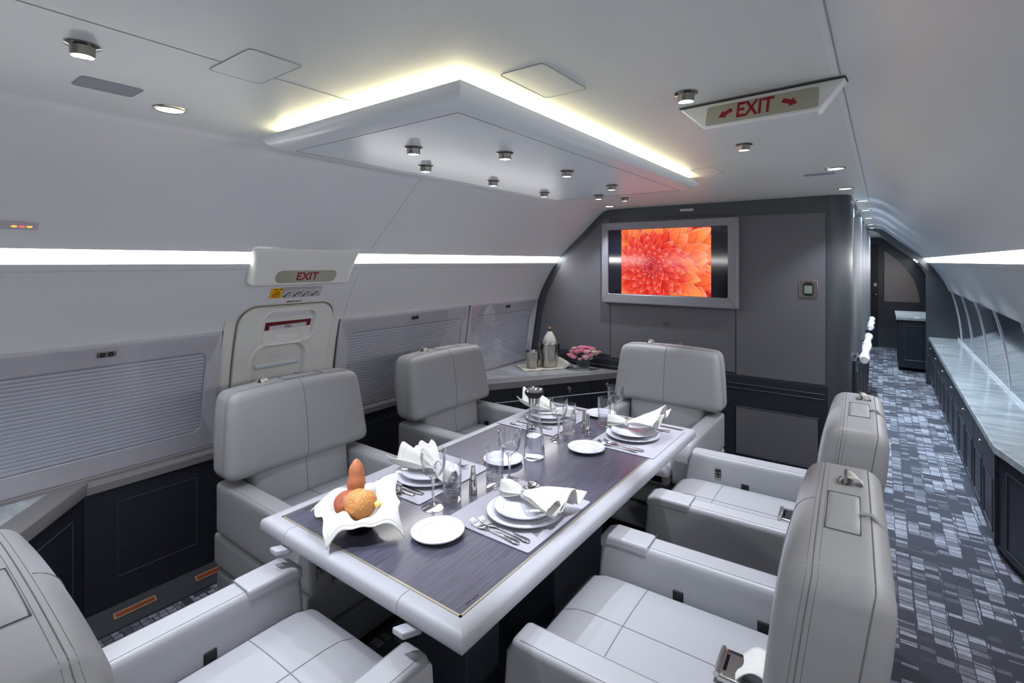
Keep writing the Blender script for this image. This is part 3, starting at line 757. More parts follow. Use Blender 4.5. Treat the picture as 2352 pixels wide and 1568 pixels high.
def emit_poly(P):
    P = clip_poly(P)
    if len(P) < 3: return
    o = len(PV); y = PY-.0415-depth[0]
    for x, z, c in P: PV.append((x, y, z)); PC.append(c)
    PF_.append(list(range(o, o+len(P))))
def petal(cx, cz, ang, L, W, c0, c1, cm, squash=1.0, notch=.9):
    depth[0] += .0000012
    ca, sa = math.cos(ang), math.sin(ang); N_ = 6
    def P(t, s):
        w_ = W*(math.sin(PI*min(1, t**.75))**.75)*.5+W*.10*(1-t)
        x = L*t; y = w_*s; return (cx+x*ca-y*sa, cz+(x*sa+y*ca)*squash)
    for i in range(N_):
        t0, t1 = i/N_, (i+1)/N_
        for s0, s1 in ((-1, -.8), (-.8, 0), (0, .8), (.8, 1)):
            def col(t, s):
                c = mixc(c0, cm, min(1, t*1.5)) if t < .66 else mixc(cm, c1, (t-.66)/.34)
                if abs(s) > .9: c = mixc(c, lin((170, 8, 20)) if s < 0 else lin((255, 190, 150)), .55)
                if s == 0: c = mixc(c, lin((255, 170, 70)), .22*t)
                return c
            emit_poly([P(t0, s0)+(col(t0, s0),), P(t1, s0)+(col(t1, s0),), P(t1, s1)+(col(t1, s1),), P(t0, s1)+(col(t0, s1),)])
emit_poly([(px0, pz0, lin((190, 14, 24))), (px1, pz0, lin((215, 20, 26))), (px1, pz1, lin((225, 40, 30))), (px0, pz1, lin((225, 60, 40)))])
RED, ORG, YEL, DRK, PKW = lin((230, 28, 38)), lin((250, 84, 46)), lin((253, 156, 82)), lin((120, 6, 22)), lin((255, 206, 190))
def flower(cx, cz, R, rings, core):
    for k in range(rings):
        t = k/(rings-1); r0 = R*(1-t)**.9+.02*R; n = int(15+5*(1-t)); L = R*(.42*(1-t)+.11); W = L*(.52+.1*t)
        for j in range(n):
            a = 2*PI*(j+.5*(k % 2))/n+rnd.uniform(-.1, .1); d = max(0, r0-L*.55)
            q = rnd.random(); warm = mixc(ORG, YEL, q*.8) if t < .45 else mixc(RED, ORG, q*.5*(1-t))
            tip = mixc(warm, PKW, rnd.random()*.55) if t < .7 else mixc(RED, PKW, .35)
            petal(cx+d*math.cos(a), cz+d*math.sin(a), a+rnd.uniform(-.12, .12), L*rnd.uniform(.85, 1.15), W, mixc(DRK, RED, .5*(1-t)+.25), tip, warm if t < .6 else mixc(RED, warm, .4))
    for j in range(46):
        a = j*2.4; r = core*math.sqrt(j/46)
        petal(cx+r*math.cos(a), cz+r*math.sin(a), a, core*.3, core*.13, lin((60, 10, 60)), lin((225, 110, 150)), lin((190, 20, 70)))
flower(-1.80, 1.62, .20, 6, .03); flower(-1.80, 1.83, .16, 5, .03); flower(-1.14, 1.86, .24, 7, .03); flower(-1.04, 1.45, .3, 6, .03)
flower(-1.535, 1.555, .46, 13, .075)
me = bpy.data.meshes.new('picture'); me.from_pydata([Vector(v)-off for v in PV], [], PF_); cl = me.color_attributes.new('col', 'FLOAT_COLOR', 'POINT')
for i, c in enumerate(PC): cl.data[i].color = (*c, 1)
me.materials.append(fl); o = bpy.data.objects.new('picture', me); C.objects.link(o); o.parent = scr; 
# thermostat
t = thing('control_panel', 'small square cabin control panel with grey screen in brushed metal plate', 'control panel', (-.418, PY-.006, 1.35)); off = t.location
m = MB(); m.prism(rrect(-.474, -.362, 1.35, 1.468, .008, 3), PY-.014, PY-.005, 'y'); m.build('plate', 'nickel', t, off=off, recalc=True, bevel=.002)
m = MB(); c_ = [(-.45, 1.375), (-.45, 1.44), (-.437, 1.457), (-.399, 1.457), (-.386, 1.44), (-.386, 1.375), (-.398, 1.361), (-.438, 1.361)]; m.prism(c_, PY-.016, PY-.012, 'y'); m.build('bezel', 'black', t, off=off, smooth=False, recalc=True)
m = MB(); m.prism(rrect(-.442, -.394, 1.380, 1.434, .003, 2), PY-.0175, PY-.0155, 'y'); m.build('display', 'lcd', t, off=off, smooth=False, recalc=True)
# wall marks
t = thing('air_grille', 'tiny light slotted vent on the beam above the screen', 'vent', (-1.259, PY-.002, 2.013)); m = MB(); m.box(-1.31, -1.205, PY-.004, PY+.001, 2.003, 2.022); m.build('slot_plate', 'frame_grey', t, off=t.location, smooth=False)
t = thing('placard', 'small block of dark lettering on the grey panel beneath the screen', 'sign', (-1.417, PY-.008, 1.09))
m = MB()
for k in range(4): m.box(-1.45+.006*(k % 2), -1.385-.004*(k % 2), PY-.009, PY-.005, 1.075+.01*k, 1.080+.01*k)
m.build('lettering', 'seam', t, off=t.location, smooth=False)

# ------------------------------------------------------------------ ceiling fittings
def lamp(x, y, z, kind, label, watt=1.0, grp=None, spot=True, cone=88, col=None, aim=None):
    t = thing('downlight', label, 'ceiling light', (x, y, z), group=grp)
    m = MB()
    if kind == 'drop':
        m.lathe([(.030, .0), (.031, -.003), (.027, -.0045), (.0225, -.006), (.0215, -.024), (.0195, -.025), (.019, -.022)], (0, 0, 0), 28)
        m.build('trim_ring', 'dark_chrome', t, angle=40)
        m = MB(); m.lathe([(.0005, -.023), (.0193, -.023)], (0, 0, 0), 24); m.build('lens', 'lamp', t); zz = -.028
    else:
        m.lathe([(.044, .0), (.043, -.004), (.036, -.006), (.034, -.002)], (0, 0, 0), 28); m.build('trim_ring', 'nickel', t, angle=40)
        m = MB(); m.lathe([(.0005, -.0035), (.035, -.0035)], (0, 0, 0), 24); m.build('lens', 'lamp', t); zz = -.009
    if spot:
        ld = bpy.data.lights.new('bulb', 'SPOT'); ld.energy = SPOT_W*watt; ld.color = col or SPOT_COL; ld.spot_size = math.radians(cone); ld.spot_blend = .55; ld.shadow_soft_size = .02
        lo_ = bpy.data.objects.new('bulb', ld); C.objects.link(lo_); lo_.parent = t; lo_.location = (0, 0, zz)
        if aim: lo_.rotation_euler = (math.atan(aim[1]/1.5), -math.atan(aim[0]/1.5), 0)
    return t
PZ = 1.985
plg = 'chrome drop lights in the hanging ceiling panel'
for (x, y, lb) in ((-1.272, 1.166, 'nearest left chrome drop light in the hanging ceiling panel'), (-1.478, 1.42, 'chrome drop light just beyond the nearest left one in the hanging panel'),
                   (-1.073, 1.413, 'nearest chrome drop light towards the aisle side of the hanging panel'), (-1.494, 1.875, 'second chrome drop light from the viewer on the window side of the panel'),
                   (-1.08, 1.856, 'middle chrome drop light on the aisle side of the hanging panel'), (-1.517, 2.358, 'third chrome drop light on the window side of the hanging panel'),
                   (-1.098, 2.334, 'furthest chrome drop light on the aisle side of the hanging panel'), (-1.322, 2.636, 'last chrome drop light at the screen end of the hanging panel')):
    lamp(x, y, PZ, 'drop', lb, .36, plg, cone=66)
for (x, y, k, lb, w_) in ((-1.355, .315, 'drop', 'large chrome drop light at upper left of the ceiling beside the grille', 1.7), (-1.712, .601, 'flush', 'round flush light at upper left, between grille and hanging panel', .5),
                     (-.428, 1.372, 'drop', 'chrome drop light beside the left end of the ceiling EXIT sign', 1.7), (-.434, 2.105, 'drop', 'chrome drop light on the ceiling beyond the EXIT sign', 1.7),
                     (-.186, 2.907, 'flush', 'flush ceiling light beside the ceiling seam, before the grey partition', .5), (-.187, 3.735, 'flush', 'flush ceiling light directly before the partition pillar', .35),
                     (-.122, 4.551, 'flush', 'first flush light of the corridor row past the pillar', 1), (-.122, 5.409, 'flush', 'second flush light of the corridor row', 1),
                     (-.121, 6.391, 'flush', 'third flush light of the corridor row', 1), (-.121, 7.5, 'flush', 'fourth flush light of the corridor row', 1),
                     (-.121, 8.35, 'flush', 'last flush light of the corridor row before the dark arch', .6), (-1.8, 3.785, 'flush', 'small flush light above the top left corner of the screen', .5),
                     (-1.48, 3.36, 'drop', 'tiny chrome light between hanging panel and partition', .4),
                     (-.05, 10.0, 'flush', 'flush light in the far room beyond the arch', 1.6),
                     (-.433, .30, 'drop', 'added unseen drop light above the viewer, for fill', .5), (-.186, -.7, 'flush', 'added unseen fill light behind the viewer on the aisle side', .6), (-1.712, -.9, 'flush', 'added unseen fill light behind the viewer on the window side', 1.0), (-1.0, -1.8, 'drop', 'added unseen fill light far behind the viewer', 1.2)):  # lamps above and behind the viewer are unseen, added for fill
    lamp(x, y, ZC, k, lb, w_*(2 if y > 4.2 else 1), cone=(46 if y > -1 else 66) if k == 'drop' else 100, col=(.72, .86, 1) if y > 4.2 else None, aim={-.428: (-.14, .02), -.434: (-.13, .24), -1.355: (.12, .46)}.get(x) if y > .31 else None)
# hanging light panel
t = thing('ceiling_canopy', 'large white hanging ceiling panel with warm glow around its top edge', 'ceiling panel', (-1.3, 2.0, PZ)); off = t.location
x0, x1, y0, y1 = -1.725, -.80, .88, 2.79
prof = [(.082, PZ), (.055, PZ+.003), (.030, PZ+.010), (.012, PZ+.022), (.002, PZ+.036), (0, PZ+.044), (.006, PZ+.047), (.03, PZ+.047)]
vv = []; ff = []
for ins, z in prof: vv += [(x0+ins, y0+ins, z), (x1-ins, y0+ins, z), (x1-ins, y1-ins, z), (x0+ins, y1-ins, z)]
for k in range(len(prof)-1):
    for i in range(4): ff.append((k*4+i, k*4+(i+1) % 4, (k+1)*4+(i+1) % 4, (k+1)*4+i))
ff.append((3, 2, 1, 0)); ff.append(tuple(len(vv)-4+i for i in range(4)))
m = MB(); m.add(vv, ff); m.build('panel', 'panel_white', t, off=off, recalc=True, angle=30)
m = MB(); I_ = .082; m.tube([(x0+I_, y0+I_, PZ-.0002), (x1-I_, y0+I_, PZ-.0002), (x1-I_, y1-I_, PZ-.0002), (x0+I_, y1-I_, PZ-.0002)], .0009, 4, closed=True); m.build('edge_seam', 'stitch', t, off=off)
m = MB(); I_ = .045
for a, b in (((x0+I_, y0+I_), (x1-I_, y0+I_)), ((x1-I_, y0+I_), (x1-I_, y1-I_))):
    m.tube([(a[0], a[1], PZ+.052), (b[0], b[1], PZ+.052)], .005, 6)
m.build('led_strip', 'cove', t, off=off)
m = MB(); m.box(x0+.12, x1-.12, y0+.12, y1-.12, PZ+.047, ZC); m.build('mounting', 'panel_white', t, off=off, smooth=False)
# hatches and grilles
def flat(name, label, cat, c, h, rz, mat, grp=None, rr=.012, line_=True):
    t = thing(name, label, cat, (c[0], c[1], ZC), rz, grp)
    lp = rrect(-h[0], h[0], -h[1], h[1], rr, 4)
    m = MB(); m.prism(lp, -.0012, .001); m.build('cover', mat, t, recalc=True, smooth=False)
    if line_: m = MB(); m.tube([(p[0], p[1], -.0008) for p in rrect(-h[0]-.001, h[0]+.001, -h[1]-.001, h[1]+.001, rr, 4)], .0011, 4, closed=True); m.build('gap', 'ceil_gap', t)
    return t
flat('ceiling_hatch', 'square ceiling hatch above the table left of the hanging panel corner', 'hatch', (-1.186, .592), (.098, .06), 0, 'ceiling', 'ceiling hatches')
flat('ceiling_hatch', 'square ceiling hatch right of the hanging panel near corner', 'hatch', (-.69, 1.075), (.062, .106), 0, 'ceiling', 'ceiling hatches')
flat('ceiling_hatch', 'small faint ceiling hatch at the far right corner of the hanging panel', 'hatch', (-.713, 2.64), (.055, .105), 0, 'ceiling', 'ceiling hatches')
flat('speaker_grille', 'perforated grey speaker grille at upper left of the ceiling', 'speaker grille', (-1.625, .43), (.048, .064), 0, 'grille', line_=True)
flat('speaker_grille', 'faint grey speaker grille beside the flush light near the partition', 'speaker grille', (-.268, 3.06), (.07, .035), 0, 'grille', line_=False)
# ceiling exit sign
t = thing('exit_sign', 'white wedge ceiling sign with red EXIT between two red arrows', 'sign', (-.28, 1.49, ZC)); off = t.location
a, b = (-.487, 1.500), (-.073, 1.470); zb = 1.972
def ln(t_): return Vector((a[0]+(b[0]-a[0])*t_, a[1]+(b[1]-a[1])*t_, 0))
T0, T1 = ln(0), ln(1.0); nrm = Vector((T1.y-T0.y, -(T1.x-T0.x), 0)).normalized()
f0, f1 = ln(.20), ln(.87)
tilt = nrm*.0
P = [f0+nrm*.03+Vector((0, 0, zb)), f1+nrm*.03+Vector((0, 0, zb)), f1-nrm*.02+Vector((0, 0, zb)), f0-nrm*.02+Vector((0, 0, zb)),
     T0+Vector((0, 0, ZC-.004)), T1+Vector((0, 0, ZC-.004)), T1-nrm*.05+Vector((0, 0, ZC-.004)), T0-nrm*.05+Vector((0, 0, ZC-.004))]
m = MB(); m.hexa(P); m.build('housing', 'white_plastic', t, off=off, recalc=True, bevel=.006, seg=3)
m = MB(); m.hexa([T0+nrm*.004+Vector((0, 0, ZC-.003)), T1+nrm*.004+Vector((0, 0, ZC-.003)), T1-nrm*.05+Vector((0, 0, ZC-.003)), T0-nrm*.05+Vector((0, 0, ZC-.003)), T0+nrm*.004+Vector((0, 0, ZC)), T1+nrm*.004+Vector((0, 0, ZC)), T1-nrm*.05+Vector((0, 0, ZC)), T0-nrm*.05+Vector((0, 0, ZC))]); m.build('gasket', 'seam', t, off=off, smooth=False)
# face plane frame: origin at middle of front face
O_ = (P[0]+P[1]+P[4]+P[5])/4; ux = (T1-T0).normalized(); uz = ((P[4]+P[5])/2-(P[0]+P[1])/2).normalized(); un = ux.cross(uz)*1.0
if un.y > 0: un = -un
O_ = O_+ux*(.0)
def FP(u, v, e): return (f0+f1)/2+nrm*(.03*(1-(v+.0)))*1+ux*u+Vector((0, 0, zb+(ZC-.004-zb)*v))+un*e
m = MB(); lp = rrect(-.137, .137, .13, .83, .06, 4); lp = [(p[0], p[1]) for p in rrect(-.137, .137, .011, .066, .006, 4)]
H_ = ZC-.004-zb
m.add([FP(p[0], p[1]/H_, .0006) for p in lp]+[FP(p[0], p[1]/H_, .003) for p in lp], [tuple(range(len(lp), 2*len(lp)))]+[(i, (i+1) % len(lp), len(lp)+(i+1) % len(lp), len(lp)+i) for i in range(len(lp))])
lens = m.build('lens', 'sign_face', t, off=off, recalc=True, smooth=False)
v, f = text_mesh('EXIT', .060, .0014, .76); m = MB(); m.add([FP(-.01+p.x, (.0385+p.y)/H_, .0036) for p in v], f); m.build('lettering', 'red', lens, off=off, smooth=False)
for s_, cu in ((-1, -.085), (1, .075)):
    pl = [(-.019, .006), (.002, .006), (.002, .013), (.019, 0), (.002, -.013), (.002, -.006), (-.019, -.006)]; an = math.radians(-22 if s_ > 0 else 180+28)
    m = MB(); m.add([FP(cu+(x*math.cos(an)-y*math.sin(an)), (.037+x*math.sin(an)+y*math.cos(an))/H_, .0036) for x, y in pl], [tuple(range(7))]); m.build('arrow', 'red', lens, off=off, smooth=False)

# ------------------------------------------------------------------ right side credenza
def cabinet_front(x, y0, y1, label, zt=.575):
    t = thing('credenza_cabinet', label, 'cabinet', (x+.15, (y0+y1)/2, 0), group='dark cabinets of the long right credenza'); off = t.location
    m = MB(); m.box(x+.0, .755, y0+.001, y1-.001, .06, zt); m.build('body', 'dark_wood', t, off=off, smooth=False)
    m = MB(); m.box(x-.016, x, y0+.006, y1-.006, .455, zt-.006); d1 = m.build('drawer', 'dark_wood', t, off=off, smooth=False, bevel=.002)
    h2 = (y0+y1)/2
    kn = MB()
    for yy in (h2,): 
        k_ = MB(); k_.lathe([(0, .022), (.011, .019), (.012, .012), (.005, .008), (.005, 0)], (x-.016, yy, .52), 12, Matrix.Rotation(-PI/2, 3, 'Y')); k_.build('knob', 'nickel', d1, off=off)
    for (a, b) in ((y0+.006, h2-.003), (h2+.003, y1-.006)):
        m = MB(); m.box(x-.016, x, a, b, .075, .447); d = m.build('door', 'dark_wood', t, off=off, smooth=False, bevel=.002)
        m = MB(); inlay_rect(m, lambda u, v: Vector((x-.017, u, v)), a+.05, b-.05, .125, .40, .005); m.build('moulding', 'dark_frame', d, off=off)
    m = MB(); m.box(x+.03, .755, y0+.001, y1-.001, 0, .06); m.build('plinth', 'dark_gap', t, off=off, smooth=False)
ords = ['nearest full', 'second', 'third', 'fourth', 'fifth', 'furthest']
for i in range(6): cabinet_front(.50, 3.72+.795*i, 3.72+.795*(i+1), '%s dark cabinet of the long right credenza along the aisle' % ords[i])
t = thing('credenza_cabinet', 'dark angled end cabinet of the right credenza at the right picture edge', 'cabinet', (.65, 3.4, 0)); off = t.location
m = MB(); m.prism([(.50, 3.719), (.70, 2.85), (.755, 2.85), (.755, 3.719)], .06, .575); m.build('body', 'dark_wood', t, off=off, smooth=False, recalc=True)
m = MB(); A_ = Vector((.50, 3.719, 0)); d_ = (Vector((.70, 2.85, 0))-A_).normalized(); n_ = Vector((-d_.y*-1, -abs(d_.x), 0)); n_ = Vector((d_.y, -d_.x, 0)); n_ = n_ if n_.x < 0 else -n_
inlay_rect(m, lambda u, v: A_+d_*u+n_*.002+Vector((0, 0, v)), .09, .8, .1, .5, .005); m.build('moulding', 'dark_frame', t, off=off)
m = MB(); m.prism([(.53, 3.71), (.72, 2.9), (.755, 2.9), (.755, 3.71)], 0, .06); m.build('plinth', 'dark_gap', t, off=off, smooth=False, recalc=True)
m = MB(); m.prism([(.475, FY-.001), (.475, 3.69), (.685, 2.78), (.762, 2.78), (.762, FY-.001)], .577, .620); o = m.build('worktop', 'marble', bevel=.005, recalc=True, off=(.62, 6, .577)); tag(o, 'long pale marble worktop along the right wall', 'worktop')
# ------------------------------------------------------------------ dark arch and far room
def arch_wall(name, y0, y1, mat, xl, hole_r=None):
    m = MB(); Rp = [(XC+half(z), z) for h, z in PROF if h >= XC*-1+xl-.0 or True]
    Rp = [(XC+half(z), z) for h, z in PROF if XC+half(z) > xl]
    m.prism([(xl, 0), (xl, Rp[0][1]+.01)]+Rp, y0, y1, 'y'); return struct(m.build(name, mat, smooth=False, recalc=True))
arch_wall('wall_far', FY, FY+.10, 'dark_frame', .455)
Ri = [(XC+half(z)-.075, z-.02) for h, z in PROF if XC+half(z) < .55]
Ro = [(XC+half(z)+.01, z+.005) for h, z in PROF if XC+half(z) < .56]
m = MB(); m.prism([(-.2, ZC)]+Ro[:1]+Ro+[(.47, 1.50)]+Ri[::-1]+[(-.2, 1.975)], FY-.03, FY+.12, 'y'); struct(m.build('trim_20', 'dark_frame', smooth=False, recalc=True))
m = MB(); m.prism([(-1.6, 0), (-1.6, ZC)]+[(XC+half(z), z) for h, z in PROF], EY, EY+.05, 'y'); struct(m.build('wall_end', 'dark_frame', smooth=False, recalc=True))
m = MB(); m.box(-1.6, -.195, FY+1.59, FY+1.64, 0, ZC); struct(m.build('wall_side', 'dark_frame', smooth=False))
m = MB(); pp = [(XC+half(z)-.2, z-.03) for h, z in PROF if .90 < z < 1.95 and XC+half(z)-.2 > .03]
m.prism([(.02, .86), (.02, pp[0][1]+.01)]+pp+[(pp[-1][0], .86)], EY-.012, EY+.002, 'y'); struct(m.build('trim_21', 'fabric_beige', smooth=False, recalc=True))
t = sthing('door_2', (-.2, EY-.02, 0)); off = t.location
m = MB(); m.box(-.33, -.07, EY-.02, EY+.001, 0, 1.93); m.build('leaf', 'dark_wood', t, off=off, smooth=False, bevel=.003)
m = MB(); m.ellip((-.11, EY-.045, .98), (.025, .025, .025), 12, 8); m.build('knob', 'nickel', t, off=off)
m = MB(); m.box(-.14, -.09, EY-.024, EY-.019, 1.14, 1.2); m.build('lock_plate', 'frame_grey', t, off=off, smooth=False)
t = thing('far_cabinet', 'small dark cabinet with pale marble top in the far room past the arch', 'cabinet', (.45, 9.9, 0)); off = t.location
m = MB(); m.box(.18, .74, 9.35, 10.5, .05, .745); m.build('body', 'dark_wood', t, off=off, smooth=False)
m = MB(); inlay_rect(m, lambda u, v: Vector((u, 9.348, v)), .25, .68, .16, .66, .007); inlay_rect(m, lambda u, v: Vector((.178, u, v)), 9.45, 10.4, .16, .66, .007); m.build('moulding', 'dark_frame', t, off=off)
m = MB(); m.box(.155, .745, 9.32, 10.52, .746, .79); m.build('top', 'marble', t, off=off, smooth=False, bevel=.005)
# ------------------------------------------------------------------ dining table
TZ = .76
t = thing('dining_table', 'long dining table with grey wood top and pale leather rim, laid for four', 'table', (-1.2, 1.71, 0)); off = t.location
X0, X1, Y0, Y1 = -1.645, -.757, .838, 2.585; RW = .047
m = MB(); m.box(X0+RW+.006, X1-RW-.006, Y0+RW+.006, Y1-RW-.006, TZ-.03, TZ); m.build('tabletop', 'table_wood', t, off=off, smooth=False)
m = MB(); m.mi = 0
for x in (-1.365, -1.03): m.box(x-.001, x+.001, Y0+RW+.006, Y1-RW-.006, TZ-.001, TZ+.0002)
m.build('board_joint', 'seam', t, off=off, smooth=False)
def rimseg(ax, a0, a1, e, s, mit0, mit1):
    """padded rim; profile from inner edge outward; ax 'x' or 'y' is the running direction"""
    pr = [(0, -.046), (0, -.002), (.004, .0005), (RW*.55, .0012), (RW-.012, -.001), (RW-.004, -.006), (RW, -.014), (RW, -.038), (RW-.005, -.046)]
    vv = []; n = len(pr)
    for aa, mt, sg in ((a0, mit0, -1), (a1, mit1, 1)):
        for d, z in pr:
            u = aa+(sg*d if mt else 0); v = e+s*d
            vv.append((u, v, TZ+z) if ax == 'x' else (v, u, TZ+z))
    ff = [(i, (i+1) % n, n+(i+1) % n, n+i) for i in range(n)]+[tuple(range(n)), tuple(range(2*n-1, n-1, -1))]
    m = MB(); m.add(vv, ff); return m.build('rim', 'leather_rim', t, off=off, recalc=True, angle=38)
ix0, ix1, iy0, iy1 = X0+RW, X1-RW, Y0+RW, Y1-RW
g = .0008
xs = [ix0, -1.50, -.975, ix1]
for a, b, q0, q1 in ((xs[0], xs[1], 1, 0), (xs[1], xs[2], 0, 0), (xs[2], xs[3], 0, 1)):
    rimseg('x', a+(0 if q0 else g), b-(0 if q1 else g), iy0, -1, q0, q1); rimseg('x', a+(0 if q0 else g), b-(0 if q1 else g), iy1, 1, q0, q1)
for e, s in ((ix0, -1), (ix1, 1)): rimseg('y', iy0, iy1, e, s, 1, 1)
m = MB()
for a, b, c, d in ((ix0, ix1, iy0, iy0+.0055), (ix0, ix1, iy1-.0055, iy1), (ix0, ix0+.0055, iy0, iy1), (ix1-.0055, ix1, iy0, iy1)): m.box(a, b, c, d, TZ-.02, TZ+.0006)
m.build('inlay_strip', 'brass', t, off=off, smooth=False)
for x in (-1.512, -.935):
    m = MB(); m.rbox((x, Y0-.002, TZ-.060), (.020, .022, .009), .005, fn=lambda a, b, c: (a+.5*b, b, c)); m.build('release_tab', 'leather_rim', t, off=off)
m = MB(); m.box(-1.13, -.932, 1.05, 1.2, .02, TZ-.03); m.build('pedestal', 'dark_wood', t, off=off, smooth=False, bevel=.004)
m = MB(); m.box(-1.40, -.935, 1.52, 1.9, .02, TZ-.03); m.build('pedestal', 'dark_wood', t, off=off, smooth=False, bevel=.004)
m = MB(); m.box(-1.25, -.98, 1.1, 2.3, TZ-.06, TZ-.03); m.build('frame_beam', 'dark_gap', t, off=off, smooth=False)
m = MB(); m.box(-1.45, -.9, 1.0, 2.1, 0, .02); m.build('foot_plate', 'dark_gap', t, off=off, smooth=False)
m = MB()
for cx, cy in ((-.822, .925), (-1.575, .955)):
    for k, (a, b) in enumerate(((0, .004), (.005, .009), (.0105, .013), (.014, .018), (.023, .027), (.028, .031), (.0325, .037), (.038, .041), (.042, .046))):
        m.box(cx-.0018, cx+.0018, cy+a, cy+b, TZ+.0002, TZ+.0005)
m.build('lettering', 'black', t, off=off, smooth=False)

# ------------------------------------------------------------------ seats
def make_seat(label, loc, rz, cap=0, flap=1, belt=True, panel=0, slot=0, bo=0):
    t = thing('cabin_seat', label, 'seat', loc, rz, 'grey leather cabin seats round the table')
    L = 'leather'
    m = MB(); m.box(-.30, .30, -.34, .33, .04, .48); m.build('dark_core', 'dark_gap', t, smooth=False)  # near-black core that paints the shade in the gaps between shrouds
    m = MB(); m.rbox((0, .0, .168), (.325, .365, .068), .018); m.build('lower_shroud', 'shell', t)
    m = MB(); m.rbox((0, .0, .325), (.332, .372, .07), .016); m.build('middle_shroud', L, t)
    m = MB(); m.box(-.26, .26, -.28, .28, 0, .06); m.build('floor_mount', 'dark_gap', t, smooth=False)
    for s in (-1, 1):
        m = MB(); m.rbox((s*.296, .037, .524), (.047, .365, .112), .02, k=3, m=8, fn=lambda x, y, z: (x, y+(.018*(1-(z+.112)/.224) if y > .25 else 0)-(.012 if (y > .34 and z > .09) else 0), z))
        arm = m.build('armrest', L, t); bv = m.bvh()
        m = MB()
        for xx in (s*.296-.034, s*.296+.034):
            p = trace(bv, line((xx, -.30, 1), (xx, .385, 1), 30), (0, 0, -1)); 
            if len(p) > 2: m.tube(p, .0008, 4)
        m.build('stitching', 'stitch', arm)
        if cap == s:
            m = MB(); m.rbox((s*.296, .318, .620), (.0495, .088, .021), .012, fn=lambda x, y, z: (x, y, z-(.010 if y > .07 else 0))); m.build('armrest_cap', L, arm)
            m = MB(); m.tube([(s*.296-.045, .229, .6405), (s*.296+.045, .229, .6405)], .0014, 5); m.build('cap_gap', 'seam', arm)
        for yy in (.13, -.12):
            m = MB(); m.rbox((s*.2475, yy, .516), (.004, .017, .016), .0039); m.build('slide_guide', 'dark_gap', arm)
        if slot == s or slot == 2:
            m = MB(); m.box(s*.296-.024, s*.296+.024, .395, .4125, .47, .565); m.build('tray_slot', 'dark_gap', arm, smooth=False)
            m = MB(); m.tube([(s*.296-.024, .414, .47), (s*.296+.024, .414, .47), (s*.296+.024, .412, .565), (s*.296-.024, .412, .565)], .003, 6, closed=True); m.tube([(s*.296-.012, .414, .49), (s*.296-.012, .414, .55)], .0025, 6); m.tube([(s*.296+.010, .414, .49), (s*.296+.010, .414, .54)], .004, 6); m.ellip((s*.296, .414, .487), (.008, .005, .006), 8, 5); m.build('slot_frame', 'nickel', arm)
        if panel == s:
            x = s*.2495
            lp = [(x-s*.004, p[0], p[1]) for p in rrect(.232, .272, .528, .585, .008, 3)]
            m = MB(); m.prism(rrect(.234, .270, .530, .583, .007, 3), x-.003, x+.002, 'x'); m.build('control_plate', 'nickel', arm, recalc=True)
            m = MB(); m.prism(rrect(.239, .265, .536, .577, .004, 3), x-.0042, x+.0005, 'x'); pl = m.build('button_panel', 'black', arm, recalc=True, smooth=False)
            m = MB()
            for dy in (.245, .259):
                for dz in (.545, .56): m.ellip((x-s*.004, dy, dz), (.0012, .004, .004), 8, 5)
            m.build('button', 'nickel', pl)
    # seat cushion with a crowned top and rounded front
    def sf(x, y, z):
        if z > 0: z += .014*(1-(x/.245)**2)*(1-(y/.32)**4)*(z/.058)
        if y > .2 and z > 0: z -= .035*((y-.2)/.115)**2
        return (x, y, z)
    m = MB(); m.rbox((0, .135, .458), (.2445, .315, .058), .035, k=4, m=12, fn=sf); m.build('seat_cushion', L, t); bv = m.bvh()
    m = MB(); p = trace(bv, line((-.236, .22, 1), (.236, .22, 1), 40), (0, 0, -1), .0002); m.tube(p, .0016, 5)
    p = trace(bv, line((0, -.15, 1), (0, .42, 1), 40), (0, 0, -1), .0002); m.tube(p, .0016, 5); m.build('cushion_seam', 'stitch', t)
    # lower back
    def lf(x, y, z): return (x*(1+.0*z), y-(z+.13)*.12+.012*(1-(x/.24)**2)*(1 if y > 0 else 0), z)
    m = MB(); m.rbox((0, -.24+bo, .575), (.243, .075, .14), .03, k=3, m=8, fn=lf); lb = m.build('lower_backrest', L, t); bv = m.bvh()
    m = MB(); m.tube(trace(bv, line((0, .5, .47), (0, .5, .70), 20), (0, -1, 0), .0002), .0016, 5); m.build('back_seam', 'stitch', lb)
    # upper back
    def uf(x, y, z):
        k = (z+.188)/.376
        x *= 1-.10*max(0, k)**1.2; yy = y
        if y > 0: yy += .016*(1-(x/.335)**2)*math.sin(PI*min(1, max(0, k)))
        if y < 0: yy -= .02*math.sin(PI*min(1, max(0, k*.9)))
        if z > .1: z -= .012*(x/.3)**2
        return (x, yy-.055*k, z)
    m = MB(); m.rbox((0, -.241+bo, .850), (.362, .083, .188), .045, k=5, m=12, fn=uf); ub = m.build('upper_backrest', L, t); bv = m.bvh()
    m = MB(); m.tube(trace(bv, line((0, .5, .665), (0, .5, 1.045), 40), (0, -1, 0), .0002), .0016, 5)
    def ring(y0, slope, rr):
        P_ = []
        for i in range(121):
            ph = math.radians(-24+228*i/120); c_, s_ = math.cos(ph), math.sin(ph); tt = min(.36/max(1e-4, abs(c_)), .188/max(1e-4, abs(s_)))
            k = (tt*s_+.188)/.376; yy = y0-slope*k+bo
            o_ = Vector((c_*1.0, yy, .85+s_*1.0)); h = bv.ray_cast(o_, Vector((-c_, 0, -s_)))
            if h[0] is not None: P_.append(h[0]+Vector((c_, 0, s_))*.0002)
        if len(P_) > 2: m.tube(P_, rr, 4)
    ring(-.208, .048, .0012); ring(-.198, .048, .0005); ring(-.218, .048, .0005); ring(-.298, .055, .0016)
    m.build('stitching', 'stitch', ub)
    # flap, belt guide and strap on the top
    fx0, fx1 = (-.145, .055) if flap > 0 else (-.055, .145)
